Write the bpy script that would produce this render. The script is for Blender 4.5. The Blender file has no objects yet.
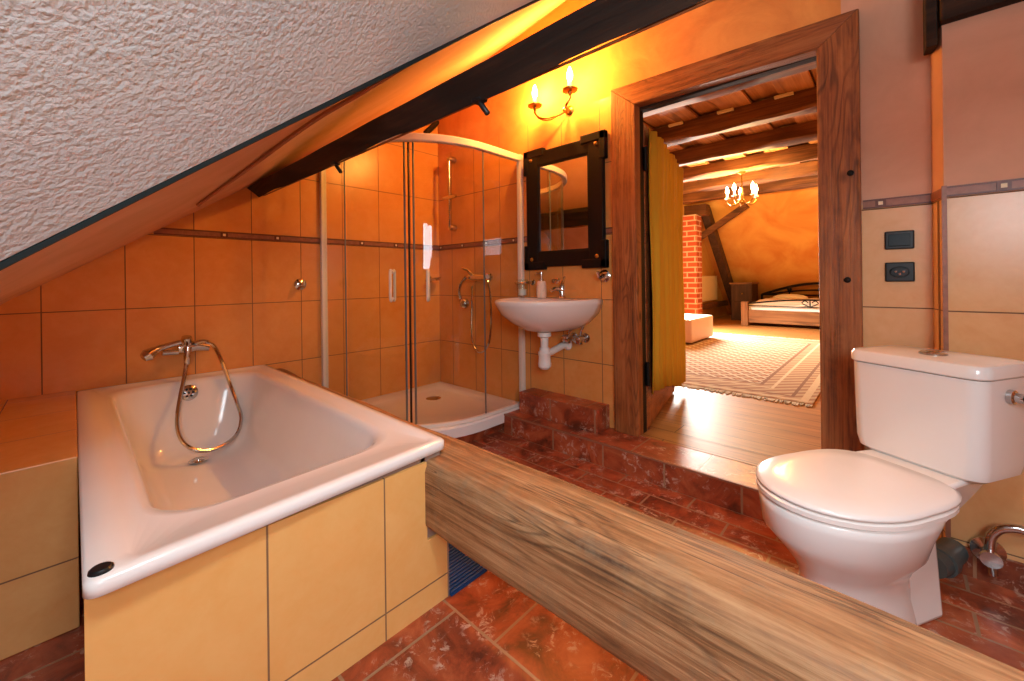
import bpy, bmesh, math, random
from mathutils import Vector, Matrix
random.seed(7)
SC = bpy.context.scene
COL = SC.collection
S = 1.2            # metres per plan unit
CZ = 0.895         # camera height above the floor, plan units


def W(p):
    return Vector((p[0] * S, p[1] * S, (p[2] + CZ) * S))


# ------------------------------------------------------------------ camera
FPX, PCX, PCY, YAW, ROLL = 408.8, 512.0, 279.8, 0.7496, -0.012
CF = Vector((math.cos(YAW), math.sin(YAW), 0))
_R0 = Vector((math.sin(YAW), -math.cos(YAW), 0))
CR = _R0 * math.cos(ROLL) + Vector((0, 0, 1)) * math.sin(ROLL)
CU = CR.cross(CF)
cd = bpy.data.cameras.new('camera')
cam = bpy.data.objects.new('camera', cd)
COL.objects.link(cam)
m = Matrix((CR, CU, -CF)).transposed().to_4x4()
m.translation = W((0, 0, 0))
cam.matrix_world = m
cd.sensor_fit = 'HORIZONTAL'
cd.sensor_width = 36
cd.lens = FPX / 1024 * 36
cd.shift_y = -(340.5 - PCY) / 1024
cd.clip_start = 0.02
SC.camera = cam

# ------------------------------------------------------------------ world, exposure
wd = bpy.data.worlds.new('world')
SC.world = wd
wd.use_nodes = True
wd.node_tree.nodes['Background'].inputs[0].default_value = (0.75, 0.85, 1.0, 1)
wd.node_tree.nodes['Background'].inputs[1].default_value = 0.35
SC.view_settings.view_transform = 'Standard'
SC.view_settings.look = 'None'
SC.view_settings.exposure = 0.0
SC.view_settings.gamma = 1.0
SC.view_settings.use_curve_mapping = False
SC.cycles.max_bounces = 8
SC.cycles.transparent_max_bounces = 16
SC.cycles.caustics_reflective = False
SC.cycles.caustics_refractive = False
SC.cycles.use_denoising = True
SC.cycles.sample_clamp_indirect = 4.0


def lamp(name, kind, loc, power, color, size=0.1, target=None, sizey=None):
    l = bpy.data.lights.new(name, kind)
    l.energy = power
    l.color = color
    o = bpy.data.objects.new(name, l)
    COL.objects.link(o)
    o.location = W(loc)
    if kind == 'AREA':
        l.shape = 'RECTANGLE'
        l.size = size * S
        l.size_y = (sizey or size) * S
        o.rotation_euler = (W(target) - W(loc)).to_track_quat('-Z', 'Y').to_euler()
    else:
        l.shadow_soft_size = size
    return o


# added fill lamps behind and above the camera; daylight through the bedroom window
lamp('added_rear_fill', 'AREA', (-0.30, -0.71, 0.42), 38, (0.84, 0.93, 1.0), 0.7, (1.5, 0.25, 0.05), 0.55)  # neutral fill added behind the camera, source unseen
top_fill = lamp('added_top_fill', 'AREA', (0.10, 0.02, 0.92), 25, (0.80, 0.92, 1.0), 0.4, (0.16, 0.14, -0.6), 0.4)  # neutral fill added overhead, source unseen
top_fill.data.spread = math.radians(120)
lamp('bedroom_daylight', 'AREA', (6.15, 2.47, 0.25), 390, (1.0, 0.96, 0.88), 0.8, (4.7, 0.6, -0.79), 0.7)
WARM = (1.0, 0.43, 0.07)
WARM2 = (1.0, 0.60, 0.18)
SCONCE_W, CHAND_W = 90.0, 44.0


# ------------------------------------------------------------------ materials
def lin(c):
    c /= 255.0
    return c / 12.92 if c <= 0.04045 else ((c + 0.055) / 1.055) ** 2.4


def rgb(r, g, b):
    return (lin(r), lin(g), lin(b), 1)


class NT:
    def __init__(s, name):
        s.mat = bpy.data.materials.new(name)
        s.mat.use_nodes = True
        s.nt = s.mat.node_tree
        s.b = s.nt.nodes['Principled BSDF']
        s.out = s.nt.nodes['Material Output']

    def n(s, t, **kw):
        x = s.nt.nodes.new(t)
        for k, v in kw.items():
            setattr(x, k, v)
        return x

    def l(s, a, b):
        s.nt.links.new(a, b)

    def inp(s, sock, v):
        if hasattr(v, 'is_output') or isinstance(v, bpy.types.NodeSocket):
            s.l(v, sock)
        else:
            sock.default_value = v

    def math(s, op, a, b=0.0, c=None):
        x = s.n('ShaderNodeMath', operation=op)
        s.inp(x.inputs[0], a)
        s.inp(x.inputs[1], b)
        if c is not None:
            s.inp(x.inputs[2], c)
        return x.outputs[0]

    def pos(s):
        """position in plan units, z relative to the camera height"""
        g = s.n('ShaderNodeNewGeometry')
        mp = s.n('ShaderNodeMapping')
        s.l(g.outputs['Position'], mp.inputs[0])
        mp.inputs['Scale'].default_value = (1 / S,) * 3
        mp.inputs['Location'].default_value = (0, 0, -CZ)
        return mp.outputs[0]

    def objc(s):
        return s.n('ShaderNodeTexCoord').outputs['Object']

    def sep(s, v):
        x = s.n('ShaderNodeSeparateXYZ')
        s.l(v, x.inputs[0])
        return x.outputs

    def comb(s, a, b, c=0.0):
        x = s.n('ShaderNodeCombineXYZ')
        for i, v in enumerate((a, b, c)):
            s.inp(x.inputs[i], v)
        return x.outputs[0]

    def map(s, v, scale=(1, 1, 1), rot=(0, 0, 0), loc=(0, 0, 0)):
        x = s.n('ShaderNodeMapping')
        s.l(v, x.inputs[0])
        x.inputs['Scale'].default_value = scale
        x.inputs['Rotation'].default_value = rot
        x.inputs['Location'].default_value = loc
        return x.outputs[0]

    def noise(s, v, scale, detail=4, rough=0.55, dist=0.0):
        x = s.n('ShaderNodeTexNoise')
        s.l(v, x.inputs['Vector'])
        x.inputs['Scale'].default_value = scale
        x.inputs['Detail'].default_value = detail
        x.inputs['Roughness'].default_value = rough
        x.inputs['Distortion'].default_value = dist
        return x.outputs[0]

    def ramp(s, f, stops):
        x = s.n('ShaderNodeValToRGB')
        s.l(f, x.inputs[0])
        cr = x.color_ramp
        while len(cr.elements) > 1:
            cr.elements.remove(cr.elements[-1])
        for i, (p, c) in enumerate(stops):
            e = cr.elements[0] if i == 0 else cr.elements.new(p)
            e.position = p
            e.color = c if len(c) == 4 else (*c, 1)
        return x.outputs[0]

    def fr(s, f, a, b):
        x = s.n('ShaderNodeMapRange')
        s.l(f, x.inputs[0])
        x.inputs[1].default_value = a
        x.inputs[2].default_value = b
        return x.outputs[0]

    def mix(s, f, a, b, mode='MIX'):
        x = s.n('ShaderNodeMix', data_type='RGBA', blend_type=mode)
        s.inp(x.inputs[0], f)
        s.inp(x.inputs[6], a)
        s.inp(x.inputs[7], b)
        return x.outputs[2]

    def bump(s, h, strength=0.3, dist=0.01, normal=None):
        x = s.n('ShaderNodeBump')
        x.inputs['Strength'].default_value = strength
        x.inputs['Distance'].default_value = dist
        s.l(h, x.inputs['Height'])
        if normal is not None:
            s.l(normal, x.inputs['Normal'])
        s.l(x.outputs[0], s.b.inputs['Normal'])
        return x.outputs[0]

    def set(s, color=None, rough=None, metal=None, spec=None):
        if color is not None:
            s.inp(s.b.inputs['Base Color'], color)
        if rough is not None:
            s.inp(s.b.inputs['Roughness'], rough)
        if metal is not None:
            s.inp(s.b.inputs['Metallic'], metal)
        if spec is not None:
            s.inp(s.b.inputs['Specular IOR Level'], spec)
        return s.mat


def plain(name, c, rough=0.4, metal=0.0, spec=0.5, var=0.08, nscale=9.0):
    t = NT(name)
    n = t.noise(t.pos(), nscale, 5)
    f = t.fr(n, 0.3, 0.7)
    k = 1 - var
    col = t.mix(f, c, (c[0] * k, c[1] * k, c[2] * k, 1))
    return t.set(col, rough, metal, spec)


def wall_tile(name, axis, phase, base, z0=-0.1116, w=0.252, h=0.345, grout=rgb(120, 84, 56), band=True, var=0.1, zaxis=2):
    t = NT(name)
    p = t.pos()
    o = t.sep(p)
    u = t.math('ADD', o[axis], -phase)
    z = o[zaxis]
    if band:
        gt = t.math('GREATER_THAN', z, 0.252)
        z = t.math('SUBTRACT', z, t.math('MULTIPLY', gt, 0.035))
    v = t.math('ADD', z, -z0)
    br = t.n('ShaderNodeTexBrick', offset=0.0)
    t.l(t.comb(u, v), br.inputs['Vector'])
    br.inputs['Scale'].default_value = 1
    br.inputs['Brick Width'].default_value = w
    br.inputs['Row Height'].default_value = h
    br.inputs['Mortar Size'].default_value = 0.0022
    br.inputs['Mortar Smooth'].default_value = 0.2
    br.inputs['Color1'].default_value = (0, 0, 0, 1)
    br.inputs['Color2'].default_value = (1, 1, 1, 1)
    n1 = t.noise(p, 7, 6, 0.6, 0.8)
    n2 = t.noise(p, 40, 4, 0.6, 0.5)
    f = t.fr(t.math('ADD', t.math('MULTIPLY', n1, 0.7), t.math('MULTIPLY', n2, 0.3)), 0.36, 0.64)
    d = 1 - var
    c2 = (base[0] * (d + 0.03), base[1] * d * 0.93, base[2] * d * 0.82, 1)
    col = t.mix(f, base, c2)
    tv = t.mix(t.math('MULTIPLY', br.outputs['Color'], 0.10), col, (c2[0] * .8, c2[1] * .8, c2[2] * .8, 1))
    col = t.mix(br.outputs['Fac'], tv, grout)
    ro = t.math('ADD', t.math('MULTIPLY', br.outputs['Fac'], 0.5), 0.27)
    hh = t.math('SUBTRACT', t.math('MULTIPLY', n2, 0.12), br.outputs['Fac'])
    t.bump(hh, 0.35, 0.004)
    return t.set(col, ro, 0, 0.45)


def terracotta(name, ux, uy, px, py, w, h, offset=0.5, dark=0.0, mortar=0.004):
    """ux, uy = axes used as the brick texture's x and y"""
    t = NT(name)
    p = t.pos()
    o = t.sep(p)
    vec = t.comb(t.math('ADD', o[ux], -px), t.math('ADD', o[uy], -py))
    br = t.n('ShaderNodeTexBrick', offset=offset)
    t.l(vec, br.inputs['Vector'])
    br.inputs['Scale'].default_value = 1
    br.inputs['Brick Width'].default_value = w
    br.inputs['Row Height'].default_value = h
    br.inputs['Mortar Size'].default_value = mortar
    br.inputs['Mortar Smooth'].default_value = 0.15
    br.inputs['Color1'].default_value = (0, 0, 0, 1)
    br.inputs['Color2'].default_value = (1, 1, 1, 1)
    n1 = t.noise(p, 5, 8, 0.65, 1.2)
    n2 = t.noise(p, 34, 8, 0.75, 0.8)
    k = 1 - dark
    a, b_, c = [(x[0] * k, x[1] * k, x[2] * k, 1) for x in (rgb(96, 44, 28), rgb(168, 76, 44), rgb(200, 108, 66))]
    col = t.ramp(n1, [(0.34, a), (0.5, b_), (0.66, c)])
    col = t.mix(t.math('MULTIPLY', br.outputs['Color'], 0.35), col, a)
    white = t.math('MULTIPLY', t.fr(n2, 0.525, 0.60), t.fr(t.noise(p, 9, 3), 0.47, 0.56))
    col = t.mix(t.math('MULTIPLY', white, 0.85), col, rgb(196, 160, 138))
    blk = t.fr(t.noise(p, 13, 6, 0.7), 0.55, 0.72)
    col = t.mix(t.math('MULTIPLY', blk, 0.45), col, rgb(62, 38, 28))
    col = t.mix(br.outputs['Fac'], col, rgb(158, 118, 88))
    ro = t.math('ADD', t.math('MULTIPLY', n2, 0.35), 0.2)
    t.bump(t.math('SUBTRACT', t.math('MULTIPLY', n2, 0.35), br.outputs['Fac']), 0.5, 0.004)
    return t.set(col, ro, 0, 0.45)


def wood(name, axis, cols, k=1.0, ring=34.0, rough=0.6, bump=0.5, knots=True, stretch=0.12, weather=None, use_obj=False):
    t = NT(name)
    p = t.objc() if use_obj else t.pos()
    sc = [1.0 * k, 1.0 * k, 1.0 * k]
    sc[axis] = stretch * k
    q = t.map(p, tuple(sc))
    warp = t.noise(q, 3.2, 3, 0.5)
    base = t.noise(q, 4.2, 3, 0.45, 0.35)
    rings = t.math('SINE', t.math('MULTIPLY', base, ring * 2.2))
    rings = t.fr(rings, -1, 1)
    sf = [60.0 * k] * 3
    sf[axis] = 1.6 * k
    fine = t.noise(t.map(p, tuple(sf)), 1.0, 6, 0.7)
    s2 = [1.0 * k] * 3
    s2[axis] = 0.4 * k
    blotch = t.noise(t.map(p, tuple(s2)), 2.6, 7, 0.65, 0.5)
    f = t.math('ADD', t.math('MULTIPLY', rings, 0.12), t.math('ADD', t.math('MULTIPLY', fine, 0.50), t.math('MULTIPLY', blotch, 0.42)))
    col = t.ramp(f, [(0.28, cols[0]), (0.5, cols[1]), (0.74, cols[2])])
    if knots:
        sv = [2.2 * k] * 3
        sv[axis] = 0.9 * k
        vo = t.n('ShaderNodeTexVoronoi')
        t.l(t.map(p, tuple(sv), loc=(0.37, 0.21, 0.4)), vo.inputs['Vector'])
        vo.inputs['Scale'].default_value = 1.4
        kn = t.fr(vo.outputs['Distance'], 0.09, 0.03)
        col = t.mix(t.math('MULTIPLY', kn, 0.75), col, (cols[0][0] * .5, cols[0][1] * .5, cols[0][2] * .5, 1))
    if weather:
        wn = t.fr(t.noise(q, 6, 8, 0.7), 0.50, 0.68)
        col = t.mix(t.math('MULTIPLY', wn, 0.6), col, weather)
    lines = t.math('POWER', rings, 7.0)
    lm = t.fr(t.noise(q, 1.1, 3), 0.47, 0.58)
    col = t.mix(t.math('MULTIPLY', t.math('MULTIPLY', lines, lm), 0.75), col, (cols[0][0] * .55, cols[0][1] * .5, cols[0][2] * .5, 1))
    t.bump(f, bump, 0.006)
    ro = t.math('ADD', t.math('MULTIPLY', fine, 0.25), rough - 0.12)
    return t.set(col, ro, 0, 0.35)


def old_wood(name, axis, cols, k=1.0, grey=None, rough=0.65, crack=0.6, cath=0.55):
    """planed old softwood: fine streaks, patches of cathedral grain, cracks and worn blotches"""
    t = NT(name)
    p = t.pos()

    def st(a, b_):
        v = [a * k] * 3
        v[axis] = b_ * k
        return tuple(v)
    g1 = t.fr(t.noise(t.map(p, st(110, 3.5)), 1.0, 5, 0.65), 0.34, 0.66)
    g2 = t.fr(t.noise(t.map(p, st(9, 3.0)), 1.0, 8, 0.7, 0.6), 0.32, 0.68)
    g3 = t.fr(t.noise(t.map(p, st(34, 1.4)), 1.0, 4, 0.6), 0.36, 0.64)
    f = t.math('ADD', t.math('MULTIPLY', g1, 0.34), t.math('ADD', t.math('MULTIPLY', g2, 0.38), t.math('MULTIPLY', g3, 0.28)))
    col = t.ramp(f, [(0.12, cols[0]), (0.45, cols[1]), (0.85, cols[2])])
    cn = t.noise(t.map(p, st(5.5, 0.75), loc=(0.3, 0.1, 0.45)), 1.0, 2.5, 0.45, 0.25)
    fr_ = t.math('FRACT', t.math('MULTIPLY', cn, 34.0))
    ln = t.fr(t.math('ABSOLUTE', t.math('SUBTRACT', fr_, 0.5)), 0.22, 0.05)
    mk = t.fr(t.noise(t.map(p, st(4.2, 0.8), loc=(1.3, 0.4, 2.1)), 1.0, 3, 0.5), 0.50, 0.60)
    dk = (cols[0][0] * .45, cols[0][1] * .42, cols[0][2] * .42, 1)
    lf = t.math('MULTIPLY', t.math('MULTIPLY', ln, mk), cath)
    col = t.mix(lf, col, dk)
    cr = t.noise(t.map(p, st(42, 0.9), loc=(0.7, 3.3, 1.2)), 1.0, 3, 0.5)
    ck = t.math('MULTIPLY', t.fr(t.math('ABSOLUTE', t.math('SUBTRACT', cr, 0.5)), 0.012, 0.003), t.fr(t.noise(t.map(p, st(4, 1.5)), 1.0, 2), 0.5, 0.56))
    col = t.mix(t.math('MULTIPLY', ck, crack), col, dk)
    vo = t.n('ShaderNodeTexVoronoi')
    t.l(t.map(p, st(4.4, 1.9), loc=(0.37, 0.21, 0.4)), vo.inputs['Vector'])
    vo.inputs['Scale'].default_value = 1.0
    kn = t.fr(vo.outputs['Distance'], 0.085, 0.03)
    col = t.mix(t.math('MULTIPLY', kn, 0.85), col, dk)
    if grey:
        wn = t.fr(t.noise(p, 11 * k, 8, 0.72), 0.52, 0.66)
        col = t.mix(t.math('MULTIPLY', wn, 0.5), col, grey)
    hh = t.math('SUBTRACT', t.math('ADD', t.math('MULTIPLY', g1, 0.35), t.math('MULTIPLY', g3, 0.3)), t.math('ADD', ck, t.math('MULTIPLY', lf, 0.3)))
    t.bump(hh, 0.55, 0.004)
    return t.set(col, t.math('ADD', t.math('MULTIPLY', g1, 0.2), rough - 0.1), 0, 0.35)


def plaster(name, c, c2, scale=9, strength=0.25, dist=0.01, nscale2=60):
    t = NT(name)
    p = t.pos()
    n = t.noise(p, scale, 6, 0.6, 0.8)
    n2 = t.noise(p, nscale2, 4, 0.6)
    col = t.mix(t.fr(n, 0.35, 0.65), c, c2)
    t.bump(t.math('ADD', n, t.math('MULTIPLY', n2, 0.35)), strength, dist)
    return t.set(col, 0.85, 0, 0.2)


TILE_WARM_LIT = rgb(228, 160, 90)  # same tile as the bath panel, warm lamplight put into the colour
M = {}
M['tile_a'] = wall_tile('peach_wall_tiles', 0, 1.9265, TILE_WARM_LIT)
M['tile_b'] = wall_tile('peach_wall_tiles_mirror_wall', 1, 2.40, TILE_WARM_LIT)
M['tile_pil'] = wall_tile('peach_wall_tiles_pilaster', 1, -0.36, rgb(230, 180, 124))  # this and the by-door copy: same tile, paler neutral light in the colour
M['tile_r'] = wall_tile('peach_wall_tiles_by_door', 1, 0.14, rgb(232, 184, 134))
M['tile_panel'] = wall_tile('peach_bath_panel_tiles', 0, 0.2635, rgb(238, 186, 114), z0=-0.8275, w=0.2605, h=0.36, band=False, grout=rgb(140, 104, 72), var=0.06)
M['tile_ledge'] = wall_tile('peach_ledge_tiles', 0, 0.05, rgb(218, 164, 102), z0=-0.712, w=0.34, h=0.30, band=False)
M['tile_ledge_top'] = wall_tile('peach_ledge_top_tiles', 0, -0.178, rgb(218, 164, 102), z0=1.86, w=0.34, h=0.305, band=False, zaxis=1)
M['mortar'] = plain('grey_mortar', rgb(150, 124, 108), 0.9)
M['terra_near'] = terracotta('terracotta_floor_tiles', 1, 0, 0.875, 0.70, 0.295, 0.295)
M['terra_far'] = terracotta('terracotta_brick_tiles', 1, 0, 0.89, 1.715, 0.297, 0.0975, mortar=0.0042)
M['terra_top'] = terracotta('terracotta_step_top', 1, 0, 0.878, 1.715, 0.2925, 0.4, 0.0, mortar=0.0042)
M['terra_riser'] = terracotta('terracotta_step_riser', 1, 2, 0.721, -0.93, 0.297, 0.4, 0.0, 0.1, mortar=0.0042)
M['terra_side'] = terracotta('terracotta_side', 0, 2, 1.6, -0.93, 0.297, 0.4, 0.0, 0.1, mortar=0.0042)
M['terra_shaded'] = terracotta('terracotta_skirting_shaded', 1, 2, 0.721, -0.93, 0.297, 0.4, 0.0, 0.4, mortar=0.0042)  # darker copy, shade of the corner put into the colour
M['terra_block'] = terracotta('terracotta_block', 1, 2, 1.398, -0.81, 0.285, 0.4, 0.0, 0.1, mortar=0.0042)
M['edge'] = plain('terracotta_edge_trim', rgb(152, 96, 70), 0.6)
OLD = (rgb(84, 56, 36), rgb(144, 101, 65), rgb(186, 144, 102))
M['beam_y'] = old_wood('weathered_pine_beam', 1, OLD, 1.0, rgb(128, 108, 84))
DARK = (rgb(14, 10, 8), rgb(40, 27, 19), rgb(74, 50, 34))
M['purlin'] = wood('dark_old_beam', 1, DARK, 1.3, 26, 0.85, 0.9)
FR = (rgb(92, 50, 24), rgb(146, 86, 44), rgb(176, 112, 64))
M['frame_z'] = old_wood('stained_door_wood_upright', 2, FR, 1.25, None, 0.5, 0.4, 0.6)
M['frame_y'] = old_wood('stained_door_wood_header', 1, FR, 1.25, None, 0.5, 0.4, 0.6)
M['frame_x'] = old_wood('stained_door_wood_rail', 0, FR, 1.25, None, 0.5, 0.4, 0.6)
RB = (rgb(46, 26, 15), rgb(102, 62, 34), rgb(158, 104, 60))
M['rafter_y'] = wood('brown_ceiling_beam', 1, RB, 0.8, 20, 0.7, 0.8)
M['plank'] = wood('ceiling_planks', 0, (rgb(104, 64, 36), rgb(168, 112, 66), rgb(206, 150, 96)), 0.9, 18, 0.7, 0.5)
M['bed_wood'] = wood('pale_bed_wood', 1, (rgb(88, 56, 32), rgb(138, 94, 56), rgb(168, 120, 76)), 0.9, 16, 0.55, 0.3)
M['bed_wood_z'] = wood('pale_bed_post_wood', 2, (rgb(88, 56, 32), rgb(138, 94, 56), rgb(168, 120, 76)), 0.9, 16, 0.55, 0.3)
M['cabinet'] = wood('dark_cabinet_wood', 2, (rgb(40, 26, 18), rgb(70, 46, 32), rgb(98, 66, 46)), 1, 18, 0.6, 0.3)
M['white_plaster'] = None
M['strip'] = plaster('peach_painted_boarding', rgb(226, 178, 142), rgb(212, 162, 126), 3, 0.08, 0.004)
M['plaster_b'] = plaster('orange_stucco', rgb(230, 158, 86), rgb(214, 138, 74), 5, 0.45, 0.014, 30)
M['plaster_c'] = plaster('peach_stucco', rgb(220, 172, 144), rgb(208, 160, 132), 4, 0.2, 0.008, 30)
M['bed_plaster'] = plaster('orange_wash_plaster', rgb(232, 178, 96), rgb(214, 142, 72), 1.6, 0.2, 0.01)
M['white'] = plain('white_ceramic', rgb(238, 234, 230), 0.12, 0, 0.5, 0.02)
M['acrylic'] = plain('white_acrylic', rgb(240, 236, 232), 0.14, 0, 0.5, 0.02)
M['lidwhite'] = plain('white_seat_plastic', rgb(240, 232, 226), 0.2, 0, 0.45, 0.02)
M['pvc'] = plain('white_plastic_pipe', rgb(232, 230, 226), 0.35, 0, 0.4, 0.03)
M['rail_white'] = plain('white_enamelled_rail', rgb(236, 226, 214), 0.3, 0, 0.5, 0.02)
M['chrome'] = plain('chrome', rgb(205, 205, 205), 0.12, 1.0, 0.5, 0.05)
M['brass'] = plain('aged_brass', rgb(176, 130, 62), 0.3, 1.0, 0.5, 0.15)
M['black'] = plain('black_plastic', rgb(22, 26, 28), 0.35, 0, 0.4, 0.1)
M['blackwood'] = plain('black_stained_wood', rgb(15, 13, 13), 0.5, 0, 0.22, 0.25, 20)
M['iron'] = plain('black_iron', rgb(28, 24, 22), 0.5, 0.6, 0.4, 0.15)
M['teal'] = plain('black_switch_plastic', rgb(26, 38, 42), 0.25, 0, 0.5, 0.1)
M['grey_pipe'] = plain('grey_plastic_pipe', rgb(112, 118, 117), 0.45, 0, 0.4, 0.08)
M['drain_pipe'] = plain('dark_grey_plastic_pipe', rgb(78, 86, 86), 0.5, 0, 0.4, 0.08)
M['ribdark'] = plain('dark_blue_rubber', rgb(28, 76, 132), 0.5, 0, 0.4, 0.15)
M['shadowstrip'] = plain('painted_gap_shade', rgb(30, 44, 46), 0.6, 0, 0.3, 0.2)  # shade of the gap at the plaster edge, as a colour
M['cable'] = plain('painted_cable', rgb(172, 112, 76), 0.6, 0, 0.3, 0.05)
M['cloth'] = plain('white_linen', rgb(240, 236, 230), 0.9, 0, 0.1, 0.05)
M['duvet'] = plain('cream_orange_duvet', rgb(240, 222, 198), 0.9, 0, 0.1, 0.1, 4)
M['leather'] = plain('peach_leatherette', rgb(236, 196, 166), 0.45, 0, 0.4, 0.06)
M['radiator'] = plain('cream_radiator', rgb(240, 220, 180), 0.4, 0, 0.4, 0.03)
M['soap'] = plain('cream_ceramic', rgb(236, 216, 196), 0.4, 0, 0.4, 0.1, 60)
M['black_hole'] = plain('dark_drain', rgb(12, 12, 12), 0.6)
M['bandstone'] = plain('brown_border_tile', rgb(164, 108, 84), 0.4, 0, 0.4, 0.3, 50)
M['bandline'] = plain('dark_border_line', rgb(112, 66, 52), 0.4, 0, 0.4, 0.2, 60)
M['pale'] = plain('pale_batten', rgb(240, 224, 190), 0.7)


def white_plaster():
    t = NT('white_textured_plaster')
    p = t.pos()
    n = t.noise(p, 115, 3, 0.5, 0.1)
    n2 = t.noise(p, 22, 4, 0.6)
    n3 = t.noise(p, 3, 3)
    hh = t.math('ADD', t.math('MULTIPLY', n, 1.0), t.math('MULTIPLY', n2, 0.5))
    t.bump(hh, 0.6, 0.009)
    col = t.mix(t.fr(n3, 0.35, 0.65), rgb(216, 222, 222), rgb(204, 211, 212))
    return t.set(col, 0.9, 0, 0.15)


M['white_plaster'] = white_plaster()


def glass_mat():
    t = NT('clear_shower_glass')
    g = t.n('ShaderNodeBsdfGlossy')
    g.inputs['Roughness'].default_value = 0.02
    tr = t.n('ShaderNodeBsdfTransparent')
    tr.inputs['Color'].default_value = (0.93, 0.96, 0.95, 1)
    lw = t.n('ShaderNodeLayerWeight')
    lw.inputs['Blend'].default_value = 0.5
    fr = t.math('ADD', t.math('MULTIPLY', t.math('POWER', lw.outputs['Facing'], 4.0), 0.5), 0.02)
    mx = t.n('ShaderNodeMixShader')
    t.l(fr, mx.inputs[0])
    t.l(tr.outputs[0], mx.inputs[1])
    t.l(g.outputs[0], mx.inputs[2])
    t.l(mx.outputs[0], t.out.inputs['Surface'])
    return t.mat


M['glass'] = glass_mat()


def mirror_mat():
    t = NT('mirror_glass')
    n = t.noise(t.pos(), 4, 2)
    t.set(t.mix(n, (0.88, 0.88, 0.87, 1), (0.86, 0.86, 0.85, 1)), 0.01, 1.0)
    return t.mat


M['mirror'] = mirror_mat()


def emit(name, c, s):
    t = NT(name)
    t.set(c, 0.5)
    n = t.noise(t.pos(), 3, 2)
    t.l(t.mix(n, c, (c[0], c[1] * 0.95, c[2] * 0.9, 1)), t.b.inputs['Emission Color'])
    t.b.inputs['Emission Strength'].default_value = s
    return t.mat


M['bulb'] = emit('lit_candle_bulb', (1.0, 0.80, 0.45, 1), 30)
M['added_glow'] = emit('added_pane_glow', (0.75, 0.87, 1.0, 1), 1.0)  # glow for the pane of the added skylight


def brick_mat():
    t = NT('red_brick')
    o = t.sep(t.pos())
    br = t.n('ShaderNodeTexBrick', offset=0.5)
    t.l(t.comb(t.math('ADD', o[0], o[1]), o[2]), br.inputs['Vector'])
    br.inputs['Scale'].default_value = 1
    br.inputs['Brick Width'].default_value = 0.25
    br.inputs['Row Height'].default_value = 0.085
    br.inputs['Mortar Size'].default_value = 0.011
    br.inputs['Color1'].default_value = rgb(196, 96, 66)
    br.inputs['Color2'].default_value = rgb(164, 74, 52)
    br.inputs['Mortar'].default_value = rgb(222, 190, 168)
    t.bump(br.outputs['Fac'], 0.4, -0.01)
    return t.set(br.outputs['Color'], 0.85, 0, 0.2)


M['brick'] = brick_mat()


def floorboards():
    t = NT('oak_floorboards')
    p = t.pos()
    o = t.sep(p)
    br = t.n('ShaderNodeTexBrick', offset=0.37)
    t.l(t.comb(o[1], o[0]), br.inputs['Vector'])
    br.inputs['Scale'].default_value = 1
    br.inputs['Brick Width'].default_value = 1.3
    br.inputs['Row Height'].default_value = 0.13
    br.inputs['Mortar Size'].default_value = 0.0022
    br.inputs['Color1'].default_value = (0, 0, 0, 1)
    br.inputs['Color2'].default_value = (1, 1, 1, 1)
    g = t.noise(t.map(p, (22, 1.6, 22)), 1.0, 6, 0.6, 0.6)
    col = t.ramp(g, [(0.3, rgb(144, 90, 42)), (0.52, rgb(172, 114, 56)), (0.72, rgb(190, 132, 70))])
    col = t.mix(t.math('MULTIPLY', br.outputs['Color'], 0.35), col, rgb(150, 96, 50))
    col = t.mix(br.outputs['Fac'], col, rgb(70, 42, 24))
    t.bump(t.math('SUBTRACT', t.math('MULTIPLY', g, 0.2), br.outputs['Fac']), 0.3, 0.003)
    return t.set(col, 0.48, 0, 0.4)


M['boards'] = floorboards()

RUG = (3.05, 6.12, 0.36, 2.30)


def rug_mat():
    t = NT('woven_patterned_rug')
    p = t.pos()
    o = t.sep(p)
    x, y = o[0], o[1]
    # distance to the nearest rug edge
    dx = t.math('MINIMUM', t.math('SUBTRACT', x, RUG[0]), t.math('SUBTRACT', RUG[1], x))
    dy = t.math('MINIMUM', t.math('SUBTRACT', y, RUG[2]), t.math('SUBTRACT', RUG[3], y))
    d = t.math('MINIMUM', dx, dy)
    u = t.math('FRACT', t.math('MULTIPLY', t.math('ADD', x, y), 8.0))
    v = t.math('FRACT', t.math('MULTIPLY', t.math('SUBTRACT', x, y), 8.0))
    lu = t.math('LESS_THAN', u, 0.26)
    lv = t.math('LESS_THAN', v, 0.26)
    lat = t.math('MAXIMUM', lu, lv)
    du = t.math('ABSOLUTE', t.math('SUBTRACT', u, 0.6))
    dv = t.math('ABSOLUTE', t.math('SUBTRACT', v, 0.6))
    dot = t.math('LESS_THAN', t.math('ADD', du, dv), 0.22)
    fld = t.mix(lat, rgb(150, 108, 82), rgb(214, 198, 168))
    fld = t.mix(dot, fld, rgb(196, 150, 112))
    # border bands
    bs = t.math('SINE', t.math('MULTIPLY', t.math('ADD', x, y), 60.0))
    bcol = t.mix(t.fr(bs, -0.4, 0.4), rgb(166, 128, 98), rgb(200, 174, 138))
    inb = t.math('LESS_THAN', d, 0.34)
    col = t.mix(inb, fld, bcol)
    for a, w, c in ((0.34, 0.012, rgb(140, 104, 80)), (0.26, 0.010, rgb(216, 196, 162)), (0.12, 0.010, rgb(140, 106, 82)), (0.05, 0.02, rgb(214, 192, 156))):
        s_ = t.math('LESS_THAN', t.math('ABSOLUTE', t.math('SUBTRACT', d, a)), w)
        col = t.mix(s_, col, c)
    nz = t.noise(p, 60, 4, 0.6)
    col = t.mix(t.math('MULTIPLY', nz, 0.3), col, rgb(120, 84, 62))
    t.bump(nz, 0.5, 0.006)
    return t.set(col, 0.95, 0, 0.1)


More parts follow.
